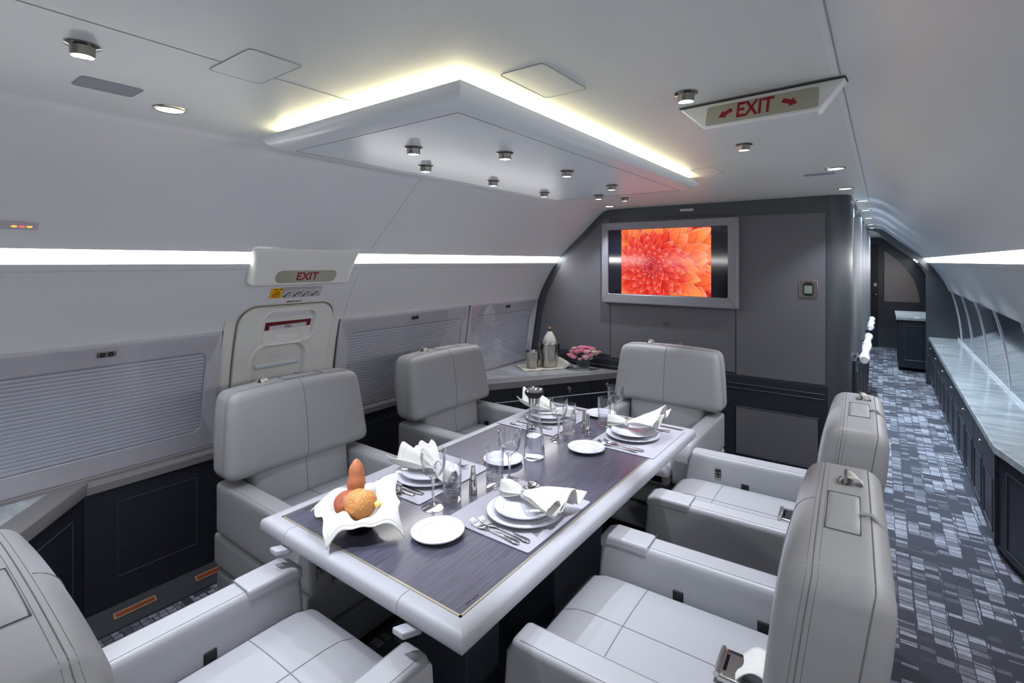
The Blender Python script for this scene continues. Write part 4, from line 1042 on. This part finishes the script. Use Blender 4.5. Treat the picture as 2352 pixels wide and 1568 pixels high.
    def top(x, y, e=0):
        h = bv.ray_cast(Vector((x, y, 1.6)), Vector((0, 0, -1))); return (h[0]+Vector((0, 0, e))) if h[0] is not None else Vector((x, y, 1.03+e))
    fa, fb = -.27+bo, -.333+bo
    m = MB(); m.grid(lambda u, v: top(fx0+(fx1-fx0)*u, fa+(fb-fa)*v, .0035*min(1, min(u, 1-u)*12)*min(1, min(v, 1-v)*8)+.0004), 16, 12); fl_ = m.build('pocket_flap', L, ub)
    m = MB(); m.tube([top(fx0, fa, .0006), top(fx1, fa, .0006), top(fx1, fb, .0006), top(fx0, fb, .0006)], .0018, 5, closed=True); m.build('flap_gap', 'seam', fl_)
    gx = .14*flap
    m = MB(); c = top(gx, -.305+bo); m.mi = 0
    m.prism(rrect(c.x-.03, c.x+.03, c.y-.016, c.y+.016, .012, 4), c.z-.006, c.z+.004); 
    m.tube([(c.x-.02, c.y, c.z+.004), (c.x-.014, c.y, c.z+.022), (c.x+.014, c.y, c.z+.026), (c.x+.02, c.y-.004, c.z+.004)], .004, 6)
    m.build('belt_guide', 'chrome', ub, recalc=True, angle=50)
    m = MB(); m.grid(lambda u, v: Vector((c.x-.015+.03*v, c.y+.014-.05*u, c.z+.004+.018*math.sin(PI*u)+.004*math.sin(9*u+4*v))), 12, 6); m.build('shoulder_belt', 'linen', ub, solid=.003)
    m = MB(); xx = -.05*flap; m.tube([top(xx, -.333+bo, .004), top(xx, -.353+bo, .009), Vector((xx, -.376+bo, 1.02))], .0045, 6); m.build('pull_strap', L, ub)
    if belt:
        b = bpy.data.objects.new('seat_belt', None); C.objects.link(b); b.parent = t; b.location = (0, -.07, .532); b.rotation_euler = (0, 0, 0)
        s = -1
        m = MB(); m.rbox((.0, -.01, .012), (.055, .028, .009), .006); m.tube([(-.052, .02, .018), (.052, .02, .018)], .008, 8); m.build('buckle', 'chrome', b)
        m = MB(); m.box(-.03, .03, .0, .008, .0195, .022); m.build('buckle_slot', 'bowl', b, smooth=False)
        m = MB(); m.grid(lambda u, v: Vector((-.05+.1*v+.03*u, -.02-.09*u, .012+.03*math.sin(PI*u*.9)+.006*math.sin(6*v+5*u))), 12, 8); m.build('webbing', 'linen', b, solid=.003)
    return t
make_seat('grey leather seat nearest the exit door, left side of the table, bread basket before it', (-2.03, 1.345, 0), -PI/2, slot=1, belt=False)
make_seat('grey leather seat on the left side at the far end, near the pleated windows', (-2.02, 2.365, 0), -PI/2, belt=False)
make_seat('grey leather seat at the far table end, its back to the grey partition', (-1.155, 3.07, 0), PI, belt=False, slot=1)
make_seat('grey leather seat right of the table, further one beside the aisle', (-.395, 2.36, 0), PI/2+.03, cap=-1, panel=1, bo=-.02)
make_seat('large grey leather seat right of the table, nearest the viewer with chrome buckle', (-.395, 1.39, 0), PI/2+.04, cap=1, bo=-.02)
make_seat('grey leather seat at the near table end, cut off by lower left picture corner', (-1.24, .49, 0), 0, cap=-1, flap=-1, belt=False, bo=-.03)

# ------------------------------------------------------------------ place settings
MATZ = TZ+.0035; 
mats = [(-1.150, -.820, 1.190, 1.575, 'grey leather placemat on the aisle side, nearer the viewer'), (-1.622, -1.287, 1.205, 1.590, 'grey leather placemat on the window side, beside the bread basket'),
        (-1.100, -.785, 2.075, 2.50, 'grey leather placemat on the aisle side, at the far end'), (-1.622, -1.275, 2.06, 2.50, 'grey leather placemat on the window side, at the far end behind the carafe')]
for x0, x1, y0, y1, lb in mats:
    m = MB(); m.mi = 0; m.prism(rrect(x0, x1, y0, y1, .008, 3), TZ+.0008, MATZ); m.mi = 1; m.prism(rrect(x0-.001, x1+.001, y0-.001, y1+.001, .008, 3), TZ+.0002, TZ+.0012)
    o = m.build('placemat', ['mat_grey', 'mat_edge'], smooth=False, recalc=True, off=((x0+x1)/2, (y0+y1)/2, TZ)); tag(o, lb, 'placemat', 'grey placemats')
def plate(name, label, cat, x, y, z, R, grp, h=.016):
    k = R/.128
    prof = [(0, .006), (R*.62, .006), (R*.68, .008), (R*.74, .010), (R*.97, .0155), (R, .017), (R*.995, .0145), (R*.72, .006), (R*.55, .0), (R*.52, .0), (R*.5, .003), (0, .003)]
    m = MB(); m.mi = 0; m.lathe(prof, (0, 0, 0), 64)
    o = m.build(name, 'china', off=(0, 0, 0), angle=50); o.location = (x, y, z); tag(o, label, cat, grp)
    m = MB(); 
    for rr, zz, tr in ((R*.695, .0088, .0007), (R*.992, .0172, .0008)): m.tube([(rr*math.cos(2*PI*i/64), rr*math.sin(2*PI*i/64), zz) for i in range(64)], tr, 4, closed=True)
    for i in range(0):
        a = 2*PI*i/48; m.tube([(R*.76*math.cos(a), R*.76*math.sin(a), .0112), (R*.9*math.cos(a+.03), R*.9*math.sin(a+.03), .0142)], .0004, 3)
    m.build('rim_line', 'china_line', o); return o
where = ['of the nearer aisle side place', 'of the nearer window side place', 'of the far aisle side place', 'of the far window side place']
DP = [(-.962, 1.375), (-1.430, 1.385), (-.968, 2.292), (-1.437, 2.282)]
for (x, y), wv_ in zip(DP, where):
    plate('dinner_plate', 'large white dinner plate '+wv_+', under a smaller plate', 'plate', x, y, MATZ, .128, 'white dinner plates')
    plate('salad_plate', 'smaller white plate '+wv_+', on the dinner plate under a napkin', 'plate', x, y, MATZ+.0145, .103, 'white salad plates')
for (x, y, lb) in ((-1.105, 1.112, 'white bread plate alone on the near end of the table'), (-1.285, 1.68, 'white bread plate behind the near goblet and tumbler pair'), (-1.066, 2.004, 'white bread plate mid table, right of the carafe'), (-1.240, 2.50, 'white bread plate at the far table end behind a tumbler')):
    plate('bread_plate', lb, 'plate', x, y, TZ, .083, 'white bread plates')
# napkins
def napkin(label, x, y, z, rz, seed, up=0.0, sc=.87):
    rnd = random.Random(seed)
    t = thing('napkin', label, 'napkin', (x, y, z), rz, 'white folded napkins in rings'); t.scale = (sc, sc, sc)
    def body(ph, W0, lift, tw, side):
        def F(u, v):
            s = -1+2*u; q = s+.25   # ring at s=-.25
            L = .155
            if q < 0: wd = .010+.034*math.sin(min(1, -q/.75)*PI*.78)
            else: wd = .010+(W0)*min(1, q/1.1)**.8
            a = (v-.5)*2
            yy = wd*a*(1.15 if q > 0 else 1)+(.03*side*q if q > 0 else 0)
            fold = math.sin(a*PI*(2.2 if q > 0 else 1.2)+ph)
            zz = .030+lift*max(0, q)+(.020*fold*min(1, abs(q)*1.8))+.012*(1-a*a)
            if q > 0: zz += (.018*math.cos(a*4+ph)-.014*q)*q+up*q*q*(1 if side > 0 else .2)
            else: zz -= .016*q*q
            return Vector((s*L+.006*fold*q, yy, max(.0035, zz)))
        return F
    m = MB(); m.grid(body(.3, .075, .018, 0, 1), 34, 26); m.build('fold', 'linen', t, solid=.0022, angle=80)
    m = MB(); m.grid(body(2.1, .062, .034, 0, -1), 34, 26); m.build('fold', 'linen', t, solid=.0022, angle=80)
    m = MB(); F = body(.3, .075, .018, 0, 1)
    for uu in (.90,): m.tube([F(uu, v/24)+Vector((0, 0, .0018)) for v in range(25)], .0012, 4)
    F = body(2.1, .062, .034, 0, -1)
    m.tube([F(.9, v/24)+Vector((0, 0, .0018)) for v in range(25)], .0012, 4)
    m.build('hem_stripe', 'linen_line', t)
    r = bpy.data.objects.new('napkin_ring', None); C.objects.link(r); r.location = (x+math.cos(rz)*-.039*sc, y+math.sin(rz)*-.039*sc, z+.034*sc); r.rotation_euler = (0, 0, rz); r.scale = (sc, sc, sc)
    tag(r, 'chrome twisted ring around the napkin '+label.split('napkin ')[1], 'napkin ring', 'chrome napkin rings')
    m = MB()
    for dx, ph in ((-.004, 0), (.004, 1.5), (0, 3)):
        m.tube([(dx+.002*math.sin(3*a+ph), .0175*math.cos(a), .025*math.sin(a)) for a in [2*PI*i/24 for i in range(24)]], .0016, 5, closed=True)
    m.build('band', 'chrome', r)
NZ = MATZ+.0215
napkin('white napkin lying across the nearer aisle side plates', -.948, 1.40, NZ, -.10, 1, .01)
napkin('white napkin bunched on the nearer window side plates behind the goblet', -1.405, 1.385, NZ, PI-.15, 2, .02)
napkin('white napkin on the far aisle side plates with a raised wing', -.975, 2.32, NZ, -.05, 3, .05)
napkin('white napkin standing on the far window side plates behind the carafe', -1.44, 2.30, NZ, PI+.1, 4, .05)
# cutlery, built along +x (business end at -x)
def handle(m, L, x0=-.0):
    pts = [(x0+L*i/12, 0, .0035+.006*math.sin(PI*i/12)*(1 if i < 6 else .6)) for i in range(13)]
    wid = [.0022, .0022, .0024, .0028, .0032, .0036, .0042, .005, .006, .0075, .0088, .009, .005]
    m.grid(lambda u, v: Vector((pts[round(u*12)][0], (v-.5)*2*wid[round(u*12)], pts[round(u*12)][2]+.0012*(1-(2*v-1)**2))), 12, 4)
def fork(name, label, x, y, z, rz, grp, L=.195):
    m = MB(); handle(m, L*.62, -L*.62+.12)
    x1 = -L*.62+.12
    m.grid(lambda u, v: Vector((x1-.035*u, (v-.5)*2*(.0022+.0095*min(1, u*1.4)), .0035+.003*math.sin(PI*u)-.001*u)), 8, 4)
    for k in range(4):
        yy = -.0092+.0061*k; m.tube([(x1-.034, yy, .0026), (x1-.05, yy, .004), (x1-.062, yy, .0075), (x1-.075, yy*.95, .0135)], [.0016, .0015, .0013, .0007], 5)
    o = m.build(name, 'steel', solid=.0014, angle=60); o.location = (x, y, z); o.rotation_euler = (0, 0, rz); return tag(o, label, 'fork', grp)
def knife(label, x, y, z, rz, grp, L=.22):
    m = MB(); m.rbox((L*.25, 0, .0055), (L*.25, .0055, .0042), .003, fn=lambda a, b, c: (a, b*(.75+.35*(a/(L*.25)+1)/2), c))
    m.grid(lambda u, v: Vector((-L*.5*u+.004, -.0065+.0145*v-(.004*u*u if v < .5 else 0)-(.006*max(0, u-.85)/.15 if v > .5 else 0), .0045-.0015*u)), 12, 3)
    o = m.build('table_knife', 'steel', solid=.0016, angle=50); o.location = (x, y, z); o.rotation_euler = (0, 0, rz); return tag(o, label, 'knife', grp)
def spoon(label, x, y, z, rz, grp, L=.18):
    m = MB(); handle(m, L*.6, -L*.6+.11); x1 = -L*.6+.11
    m.grid(lambda u, v: Vector((x1-.056*u+.0, (v-.5)*2*(.0022+.0185*math.sin(PI*min(1, max(0, u))**.85)), .0045+.006*u-.010*math.sin(PI*u)*(1-(2*v-1)**2)+.003)), 16, 10)
    o = m.build('spoon', 'steel', solid=.0014, angle=70); o.location = (x, y, z); o.rotation_euler = (0, 0, rz); return tag(o, label, 'spoon', grp)
Cz = MATZ+.0006
fg, kg, sg = 'silver forks on the placemats', 'silver knives on the placemats', 'silver spoons on the placemats'
fork('dinner_fork', 'outer silver fork left of the nearer aisle side plates, closest to the viewer', -.985, 1.214, Cz, -.05, fg)
fork('dinner_fork', 'inner silver fork beside the nearer aisle side dinner plate', -.965, 1.240, Cz, -.05, fg, .2)
fork('dinner_fork', 'outer silver fork before the far aisle side plates', -.985, 2.105, Cz, -.05, fg)
fork('dinner_fork', 'inner silver fork beside the far aisle side dinner plate', -.965, 2.130, Cz, -.05, fg, .2)
knife('knife on the aisle side, beyond the nearer plates, mostly behind the napkin', -.97, 1.525, Cz, .0, kg)
spoon('spoon with its bowl showing above the nearer aisle side napkin', -1.02, 1.552, Cz, .0, sg)
knife('inner silver knife beside the nearer window side plates', -1.435, 1.262, Cz, PI-.03, kg)
knife('middle silver knife of the nearer window side place', -1.445, 1.238, Cz, PI-.03, kg, .2)
spoon('silver spoon at the front edge of the nearer window side placemat', -1.44, 1.216, Cz, PI-.03, sg)
fork('dinner_fork', 'silver fork behind the nearer window side plates', -1.43, 1.525, Cz, PI, fg)
knife('silver knife beside the far window side plates, left of the carafe', -1.435, 2.135, Cz, PI-.03, kg)
spoon('silver spoon at the front of the far window side placemat, left of the carafe', -1.44, 2.085, Cz, PI-.03, sg)
fork('dinner_fork', 'silver fork behind the far window side plates', -1.43, 2.445, Cz, PI, fg)
knife('silver knife beyond the far aisle side plates', -.95, 2.44, Cz, 0, kg)
# glassware
def goblet(label, x, y):
    t = thing('wine_glass', label, 'wine glass', (x, y, TZ), 0, 'cut crystal wine glasses')
    prof = [(0, .0005), (.039, .0005), (.040, .0022), (.030, .0045), (.012, .009), (.0052, .018), (.0042, .04), (.005, .07), (.0072, .092), (.0060, .097), (.012, .102), (.022, .108), (.034, .124), (.040, .145), (.0425, .17), (.043, .195), (.0415, .1952), (.041, .17), (.0385, .146), (.032, .127), (.020, .113), (.006, .110), (0, .110)]
    def cut(p, a):
        if .100 < p.z < .152 and math.hypot(p.x, p.y) > .02:
            k = 1+.05*math.cos(10*a)*(1 if int((p.z-.1)/.013) % 2 else -1); return Vector((p.x*k, p.y*k, p.z))
        return p
    m = MB(); m.lathe([p for p in prof[11:]], (0, 0, 0), 40, fx=cut); m.build('bowl', 'glass', t, angle=30)
    m = MB(); m.lathe(prof[:11]+[(.013, .1035), (.008, .1085), (0, .109)], (0, 0, 0), 32); m.build('stem', 'solid_glass', t, angle=30); return t
def tumbler(label, x, y):
    t = thing('tumbler', label, 'glass', (x, y, TZ), 0, 'straight crystal tumblers')
    prof = [(0, .0005), (.030, .0005), (.0325, .003)]
    for k in range(5): z = .006+.009*k; prof += [(.0328, z), (.0312, z+.0045)]
    prof += [(.0330, .054), (.0335, .144), (.0322, .1445), (.0312, .06), (.029, .022), (0, .020)]
    m = MB(); m.lathe(prof[13:-2]+[(.0295, .030)], (0, 0, 0), 40); m.build('wall', 'glass', t, angle=25)
    m = MB(); m.lathe(prof[:13]+[(.0328, .052), (.031, .051), (.0295, .028), (0, .024)], (0, 0, 0), 40); m.build('base', 'solid_glass', t, angle=25); return t
for a in ((-1.240, 1.226, 'large clear wine glass before the nearer window side plates, nearest the viewer'), (-1.152, 1.545, 'clear wine glass left of the carafe, behind a tumbler'), (-1.228, 2.035, 'clear wine glass directly right of the carafe'), (-1.118, 2.42, 'clear wine glass at the far end, in front of the far seat')): goblet(a[2], a[0], a[1])
for a in ((-1.226, 1.305, 'clear tumbler beside the nearest wine glass'), (-1.166, 1.472, 'clear tumbler behind the nearer aisle side placemat, in front of the second wine glass'), (-1.238, 2.15, 'clear tumbler between the carafe and the silver shaker pair'), (-1.152, 2.36, 'clear tumbler at the far end beside the furthest wine glass')): tumbler(a[2], a[0], a[1])
def shaker(label, x, y):
    m = MB(); m.lathe([(0, .0003), (.0145, .0003), (.0155, .004), (.0148, .02), (.0125, .05), (.0092, .078), (.0085, .082), (.0082, .098), (.0075, .103), (.004, .1045), (0, .104)], (0, 0, 0), 28)
    o = m.build('pepper_shaker', 'chrome', angle=50); o.location = (x, y, TZ); tag(o, label, 'shaker', 'polished silver shakers')
shaker('polished silver shaker in front of the nearer tumbler, alone', -1.195, 1.382); shaker('polished silver shaker of the far pair, front one', -1.150, 2.175); shaker('polished silver shaker of the far pair, rear one', -1.190, 2.215)
# carafe
t = thing('carafe', 'tall glass water carafe with black rimmed steel pourer, mid table', 'carafe', (-1.202, 1.79, TZ))
m = MB(); m.lathe([(0, .001), (.042, .001), (.0455, .006), (.0450, .03), (.0400, .09), (.0320, .14), (.0235, .185), (.0215, .21), (.0240, .24), (.0280, .272), (.0265, .272), (.0225, .24), (.0200, .21), (.0220, .185), (.0300, .14), (.0380, .09), (.0430, .03), (.0425, .009), (0, .008)], (0, 0, 0), 40); m.build('glass', 'glass', t, angle=50)
m = MB(); m.lathe([(0, .0085), (.042, .0095), (.0426, .03), (.0376, .09), (.0366, .0965), (0, .0965)], (0, 0, 0), 40); m.build('water', 'water', t, angle=50)
m = MB(); m.mi = 0; m.lathe([(.036, .290), (.040, .288), (.041, .280), (.036, .270), (.029, .266), (.029, .262), (.0, .262)], (0, 0, 0), 36); m.mi = 1; m.lathe([(.0400, .2885), (.036, .2960), (.033, .2965), (.014, .280), (.0, .279)], (0, 0, 0), 36); m.lathe([(.024, .262), (.0225, .235), (.0, .235)], (0, 0, 0), 24); m.lathe([(.009, .235), (.008, .218), (0, .217)], (0, 0, 0), 14); m.build('pourer', ['black', 'chrome'], t, angle=40)
# bread basket
bx, by = -1.318, .985
m = MB(); m.lathe([(0, .001), (.035, .001), (.038, .004), (.056, .028), (.070, .058), (.068, .058), (.052, .03), (.034, .008), (0, .007)], (0, 0, 0), 36); o = m.build('bread_bowl', 'bowl', angle=50); o.location = (bx, by, TZ); tag(o, 'dark metal bread bowl beneath the draped napkin', 'bowl')
t = thing('bread_napkin', 'white hemmed napkin draped over the bread bowl with four pointed corners', 'napkin', (bx, by, TZ))
CR = {0: (.165, .020), 1: (.165, .122), 2: (.195, .020), 3: (.145, .010)}   # radius and height of the corners at 11, 98, 197, 284 degrees
CA = [11, 98, 197, 284]
def cloth(u, v, e=0):
    s, q = 2*u-1, 2*v-1
    rr = math.hypot(s, q); th = math.degrees(math.atan2(q, s))-45   # corner 0 at 0
    k = (th % 360)/90; i = int(k) % 4; fr_ = k-int(k)
    a0, a1 = CA[i], CA[(i+1) % 4]+(360 if i == 3 else 0); ang = math.radians(a0+(a1-a0)*fr_)
    w0 = (1-fr_); R0 = CR[i][0]*w0+CR[(i+1) % 4][0]*fr_; H0 = CR[i][1]*w0+CR[(i+1) % 4][1]*fr_
    n = rr/1.4142
    edge = 1-(.0 if rr < 1e-6 else .0)
    r = R0*n*(1+.06*math.sin(8*ang+1)*n)
    rim = .080+.014*math.cos(4*(ang-.2))+.005*math.sin(9*ang)
    c_ = abs(fr_-.5)*2   # 1 at corners, 0 at edge middles
    if n < .52: z = .02+(rim-.02)*(n/.52)**2.2
    else:
        k2 = (n-.52)/.48
        z = rim+(H0-rim)*k2**1.25+.012*math.sin(PI*k2)+.006*math.sin(10*ang+2)*k2*(1-k2)*2
    z += .006*math.sin(5*ang+n*9)*n
    return Vector((r*math.cos(ang), r*math.sin(ang), max(z, .016 if n > .45 else .012)+e))
m = MB(); m.grid(cloth, 64, 64); m.build('cloth', 'linen', t, solid=.002, angle=80)
m = MB(); q = .93; P_ = []
for i in range(4):
    for j in range(30):
        s = -q+2*q*j/30; P_.append([(s, -q), (q, s), (-s, q), (-q, -s)][i])
m.tube([cloth((a+1)/2, (b+1)/2, .0016) for a, b in P_], .0009, 4, closed=True); m.build('hem_stripe', 'linen_line', t)
rnd = random.Random(5)
def bump_(p, s, a): return p*(1+a*noise.noise(p*s))
t = thing('seeded_roll', 'round sesame seeded bread roll at the front of the basket', 'bread roll', (-1.292, .968, TZ+.055)); 
m = MB(); F = lambda p: bump_(p, 30, .10)*(1-.10*math.exp(-(p.x+.3*p.y)**2/.00006)*(1 if p.z > 0 else 0)); m.ellip((0, 0, .042), (.049, .047, .042), 36, 24, fn=F); m.build('crumb', 'crust_gold', t, angle=80); bv = m.bvh()
m = MB()
for i in range(520):
    a = rnd.uniform(0, 2*PI); el = rnd.uniform(-.15, 1)**1; el = max(-.1, el); d = Vector((math.cos(a)*math.sqrt(max(0, 1-el*el)), math.sin(a)*math.sqrt(max(0, 1-el*el)), el))
    h = bv.ray_cast(Vector((0, 0, .042)), d)
    if h[0] is None: continue
    R = d.to_track_quat('Z', 'Y').to_matrix() @ Matrix.Rotation(rnd.uniform(0, PI), 3, 'Z'); m.ellip(h[0], (.0021, .0011, .0008), 5, 3, mat=R)
o = m.build('sesame_seeds', 'seed', t); o['kind'] = 'stuff'
t = thing('baguette', 'long brown baguette piece standing upright in the bread basket', 'bread', (-1.352, .995, TZ+.035)); A_ = Vector((-.014, .012, .165))
m = MB(); R = (A_.normalized()).to_track_quat('Z', 'Y').to_matrix()
def bag(p):
    s = 1+.05*math.sin(p.z*130)+.08*noise.noise(p*25); w_ = 1 if p.z > 0 else .92
    return Vector((p.x*s*w_, p.y*s*w_, p.z))
m.ellip(A_*.5, (.029, .027, .088), 24, 26, fn=bag, mat=R); m.build('crust', 'crust', t, angle=80)
t = thing('brown_roll', 'glossy reddish brown roll behind the seeded one in the basket', 'bread roll', (-1.335, .955, TZ+.05)); m = MB(); m.ellip((0, 0, .042), (.040, .044, .036), 28, 20, fn=lambda p: bump_(p, 26, .2)); m.build('crust', 'crust_dark', t, angle=80)
m = MB(); m.rbox((0, 0, .008), (.012, .009, .006), .003); o = m.build('butter_pat', 'butter'); o.location = (-1.248, .995, TZ+.09); tag(o, 'small yellow butter pat tucked right of the seeded roll', 'butter')

# ------------------------------------------------------------------ corner credenza still life
KZ = .6637
t = thing('serving_cloth', 'cream cloth folded under the two steel buckets on the corner credenza', 'cloth', (-2.42, 3.75, KZ)); off = t.location
d0 = Vector((.58, .81, 0)).normalized(); d1 = Vector((-d0.y, d0.x, 0))
def tw(u, v):
    p = Vector((-2.47, 3.52, KZ+.004))+d0*(u*.52)+d1*(v*.26-.02)
    z = 0
    if u > .72: k = (u-.72)/.28; z = .05*math.sin(PI*k*.92)*(.6+.4*v); p -= d0*(.07*k*k)
    return p+Vector((0, 0, z+.003*math.sin(u*14+v*3)**2))
m = MB(); m.grid(tw, 40, 14); m.build('fabric', 'towel', t, off=off, solid=.006, angle=80)
m = MB(); m.mi = 0
m.lathe([(0, .001), (.070, .001), (.074, .006), (.098, .205), (.101, .21), (.099, .212), (.095, .206), (.070, .012), (0, .010)], (0, 0, 0), 48); o = m.build('ice_bucket', 'bucket', angle=40); o.location = (-2.385, 3.79, KZ+.0105); tag(o, 'large polished steel champagne bucket holding the wrapped bottle', 'bucket')
m = MB(); m.lathe([(0, .001), (.046, .001), (.049, .005), (.060, .140), (.062, .143), (.060, .145), (.057, .14), (.046, .010), (0, .008)], (0, 0, 0), 40); o = m.build('ice_bucket', 'bucket', angle=40); o.location = (-2.475, 3.655, KZ+.0105); tag(o, 'small steel ice bucket holding tongs, left of the larger bucket', 'bucket')
m = MB(); m.tube([(-.03, .0, .015), (-.045, .01, .12), (-.075, .015, .21)], [.003, .005, .004], 6); m.tube([(-.02, .0, .015), (-.04, .0, .12), (-.073, .012, .21)], [.003, .005, .004], 6); o = m.build('ice_tongs', 'steel', off=(0, 0, 0)); o.location = (-2.46, 3.655, KZ+.01); tag(o, 'steel tongs leaning out of the small ice bucket', 'tongs')
t = thing('champagne_bottle', 'dark bottle with amber foil top wrapped in a white cloth, in the large bucket', 'bottle', (-2.38, 3.79, KZ+.035))
m = MB(); m.lathe([(0, 0), (.043, .0), (.044, .01), (.044, .13), (.04, .16), (.022, .215), (.015, .24), (.0148, .30), (0, .30)], (0, 0, 0), 28); m.build('glass', 'bottle', t)
m = MB(); m.lathe([(.0155, .303), (.0165, .307), (.0165, .318), (.012, .326), (0, .327)], (0, 0, 0), 20); m.build('foil', 'cork', t)
m = MB(); m.lathe([(.058, .165), (.056, .20), (.046, .235), (.030, .262), (.0175, .284), (.0165, .286)], (0, 0, 0), 60, fx=lambda p, a: Vector((p.x*(1+.05*math.sin(7*a+p.z*30)), p.y*(1+.05*math.sin(7*a+p.z*30)), p.z))); m.build('cloth_wrap', 'linen', t, solid=.002, angle=80)
# vase and roses
vx, vy = -2.10, 3.89
t = thing('flower_vase', 'square clear glass vase of green leaves and pink roses on the corner credenza', 'vase', (vx, vy, KZ), .5)
m = MB(); h = .056
O = [(-h, -h), (h, -h), (h, h), (-h, h)]; I = [(-h+.004, -h+.004), (h-.004, -h+.004), (h-.004, h-.004), (-h+.004, h-.004)]
vv = [(p[0], p[1], .0005) for p in O]+[(p[0], p[1], .112) for p in O]+[(p[0], p[1], .112) for p in I]+[(p[0], p[1], .008) for p in I]
m.add(vv, [(3, 2, 1, 0)]+[(k*4+i, k*4+(i+1) % 4, (k+1)*4+(i+1) % 4, (k+1)*4+i) for k in range(3) for i in range(4)]+[(12, 13, 14, 15)]); m.build('glass', 'vase_glass', t, smooth=False, recalc=True)
rnd = random.Random(8); m = MB()
def leaf(m, c, d, L, W):
    R = Vector(d).normalized().to_track_quat('X', 'Z').to_matrix()
    m.grid(lambda u, v: Vector(c)+R @ Vector((L*u, W*math.sin(PI*u**.8)*(v-.5), .25*L*u*(1-u)+.3*W*abs(v-.5))), 6, 4)
for i in range(170): leaf(m, (rnd.uniform(-.028, .028), rnd.uniform(-.028, .028), rnd.uniform(.022, .10)), (rnd.uniform(-1, 1), rnd.uniform(-1, 1), rnd.uniform(-.6, .8)), .024, .026)
for i in range(14): m.tube([(rnd.uniform(-.03, .03), rnd.uniform(-.03, .03), .012), (rnd.uniform(-.02, .02), rnd.uniform(-.02, .02), .10)], .002, 5)
m.build('foliage', 'green', t)
spots = [(-.105, 0, .115, 'pink', .027), (-.088, .02, .142, 'pink', .024), (-.055, -.02, .150, 'pink', .026), (-.062, .03, .165, 'pink', .024), (-.015, .0, .178, 'pink', .026), (-.02, -.035, .162, 'pink', .023), (.022, -.045, .150, 'pale_pink', .026), (.015, -.06, .108, 'pale_pink', .029), (.06, -.05, .125, 'pink', .025), (.075, .0, .165, 'pink', .025),
         (.05, .03, .170, 'pink', .024), (.10, -.025, .135, 'white_petal', .026), (.085, -.045, .148, 'white_petal', .022), (.125, .0, .138, 'pink', .022), (.02, .04, .172, 'pink', .023), (-.035, -.055, .092, 'pink', .016), (-.085, -.03, .105, 'pink', .022), (-.07, .0, .178, 'white_petal', .012), (-.09, .01, .172, 'white_petal', .011), (.06, -.04, .095, 'white_petal', .015)]
ux_ = Vector((.805, .594, 0)).normalized(); uy_ = Vector((-.594, .805, 0)).normalized()
desc = {'pink': 'pink rose', 'pale_pink': 'pale pink rose', 'white_petal': 'creamy white rose'}
pos_w = ['at the far left of the bouquet', 'upper left of the bouquet', 'left of centre in the bouquet', 'near the top left of the bouquet', 'at the very top of the bouquet', 'just left of centre, top of the bouquet', 'in the centre of the bouquet', 'largest, low in the front of the bouquet', 'front right of the bouquet', 'upper right of the bouquet',
         'top right of centre in the bouquet', 'on the right, low in the bouquet', 'on the right, above the other white one', 'at the far right edge of the bouquet', 'at the top back of the bouquet', 'small, hanging low beside the vase rim', 'low on the left of the bouquet', 'tiny bud at the top left', 'tiny bud left of the other tiny bud', 'small, low front right by the vase rim']
for i, (a, b, z, c, r) in enumerate(spots):
    r *= 1.15; z += .008
    p = Vector((vx, vy, KZ))+ux_*a+uy_*b+Vector((0, 0, z))
    rs = thing('rose', desc[c]+' '+pos_w[i], 'flower', p, rnd.uniform(0, 6), 'roses in the square vase')
    m = MB()
    for ring, (n, rad, hh, op) in enumerate(((5, 1.0, .75, .9), (5, .78, .9, .5), (4, .55, 1.0, .2), (3, .3, 1.02, .0))):
        for k in range(n):
            a0 = 2*PI*k/n+ring*.7
            def PF2(u, v, a0=a0, n=n, rad=rad, hh=hh, op=op):
                ang = a0+(u-.5)*2*PI/n*1.35; q = rad*r*(.35+.65*math.sin(v*PI/2))+op*r*.25*v**3
                return Vector((q*math.cos(ang), q*math.sin(ang), r*(-.6+hh*1.3*v-.25*(2*u-1)**2*v)))
            m.grid(PF2, 5, 5)
    m.build('bloom', c, rs, angle=80)
    m = MB(); base = Vector((vx, vy, KZ+.098))+ux_*(a*.15)+uy_*(b*.15)
    Q = Matrix.Rotation(-rs.rotation_euler.z, 3, 'Z') @ (base-p); m.tube([(0, 0, -.5*r), Q*.5+Vector((0, 0, -.004)), Q], .0018, 5)
    leaf(m, Q*.35, (Q.x*-.5+.3, Q.y*-.5+.2, .1), .022, .014); leaf(m, (0, 0, -.5*r), (1, .4, -.3), r*.8, r*.4); leaf(m, (0, 0, -.5*r), (-.7, .6, -.3), r*.8, r*.4); m.build('stem', 'green', rs)
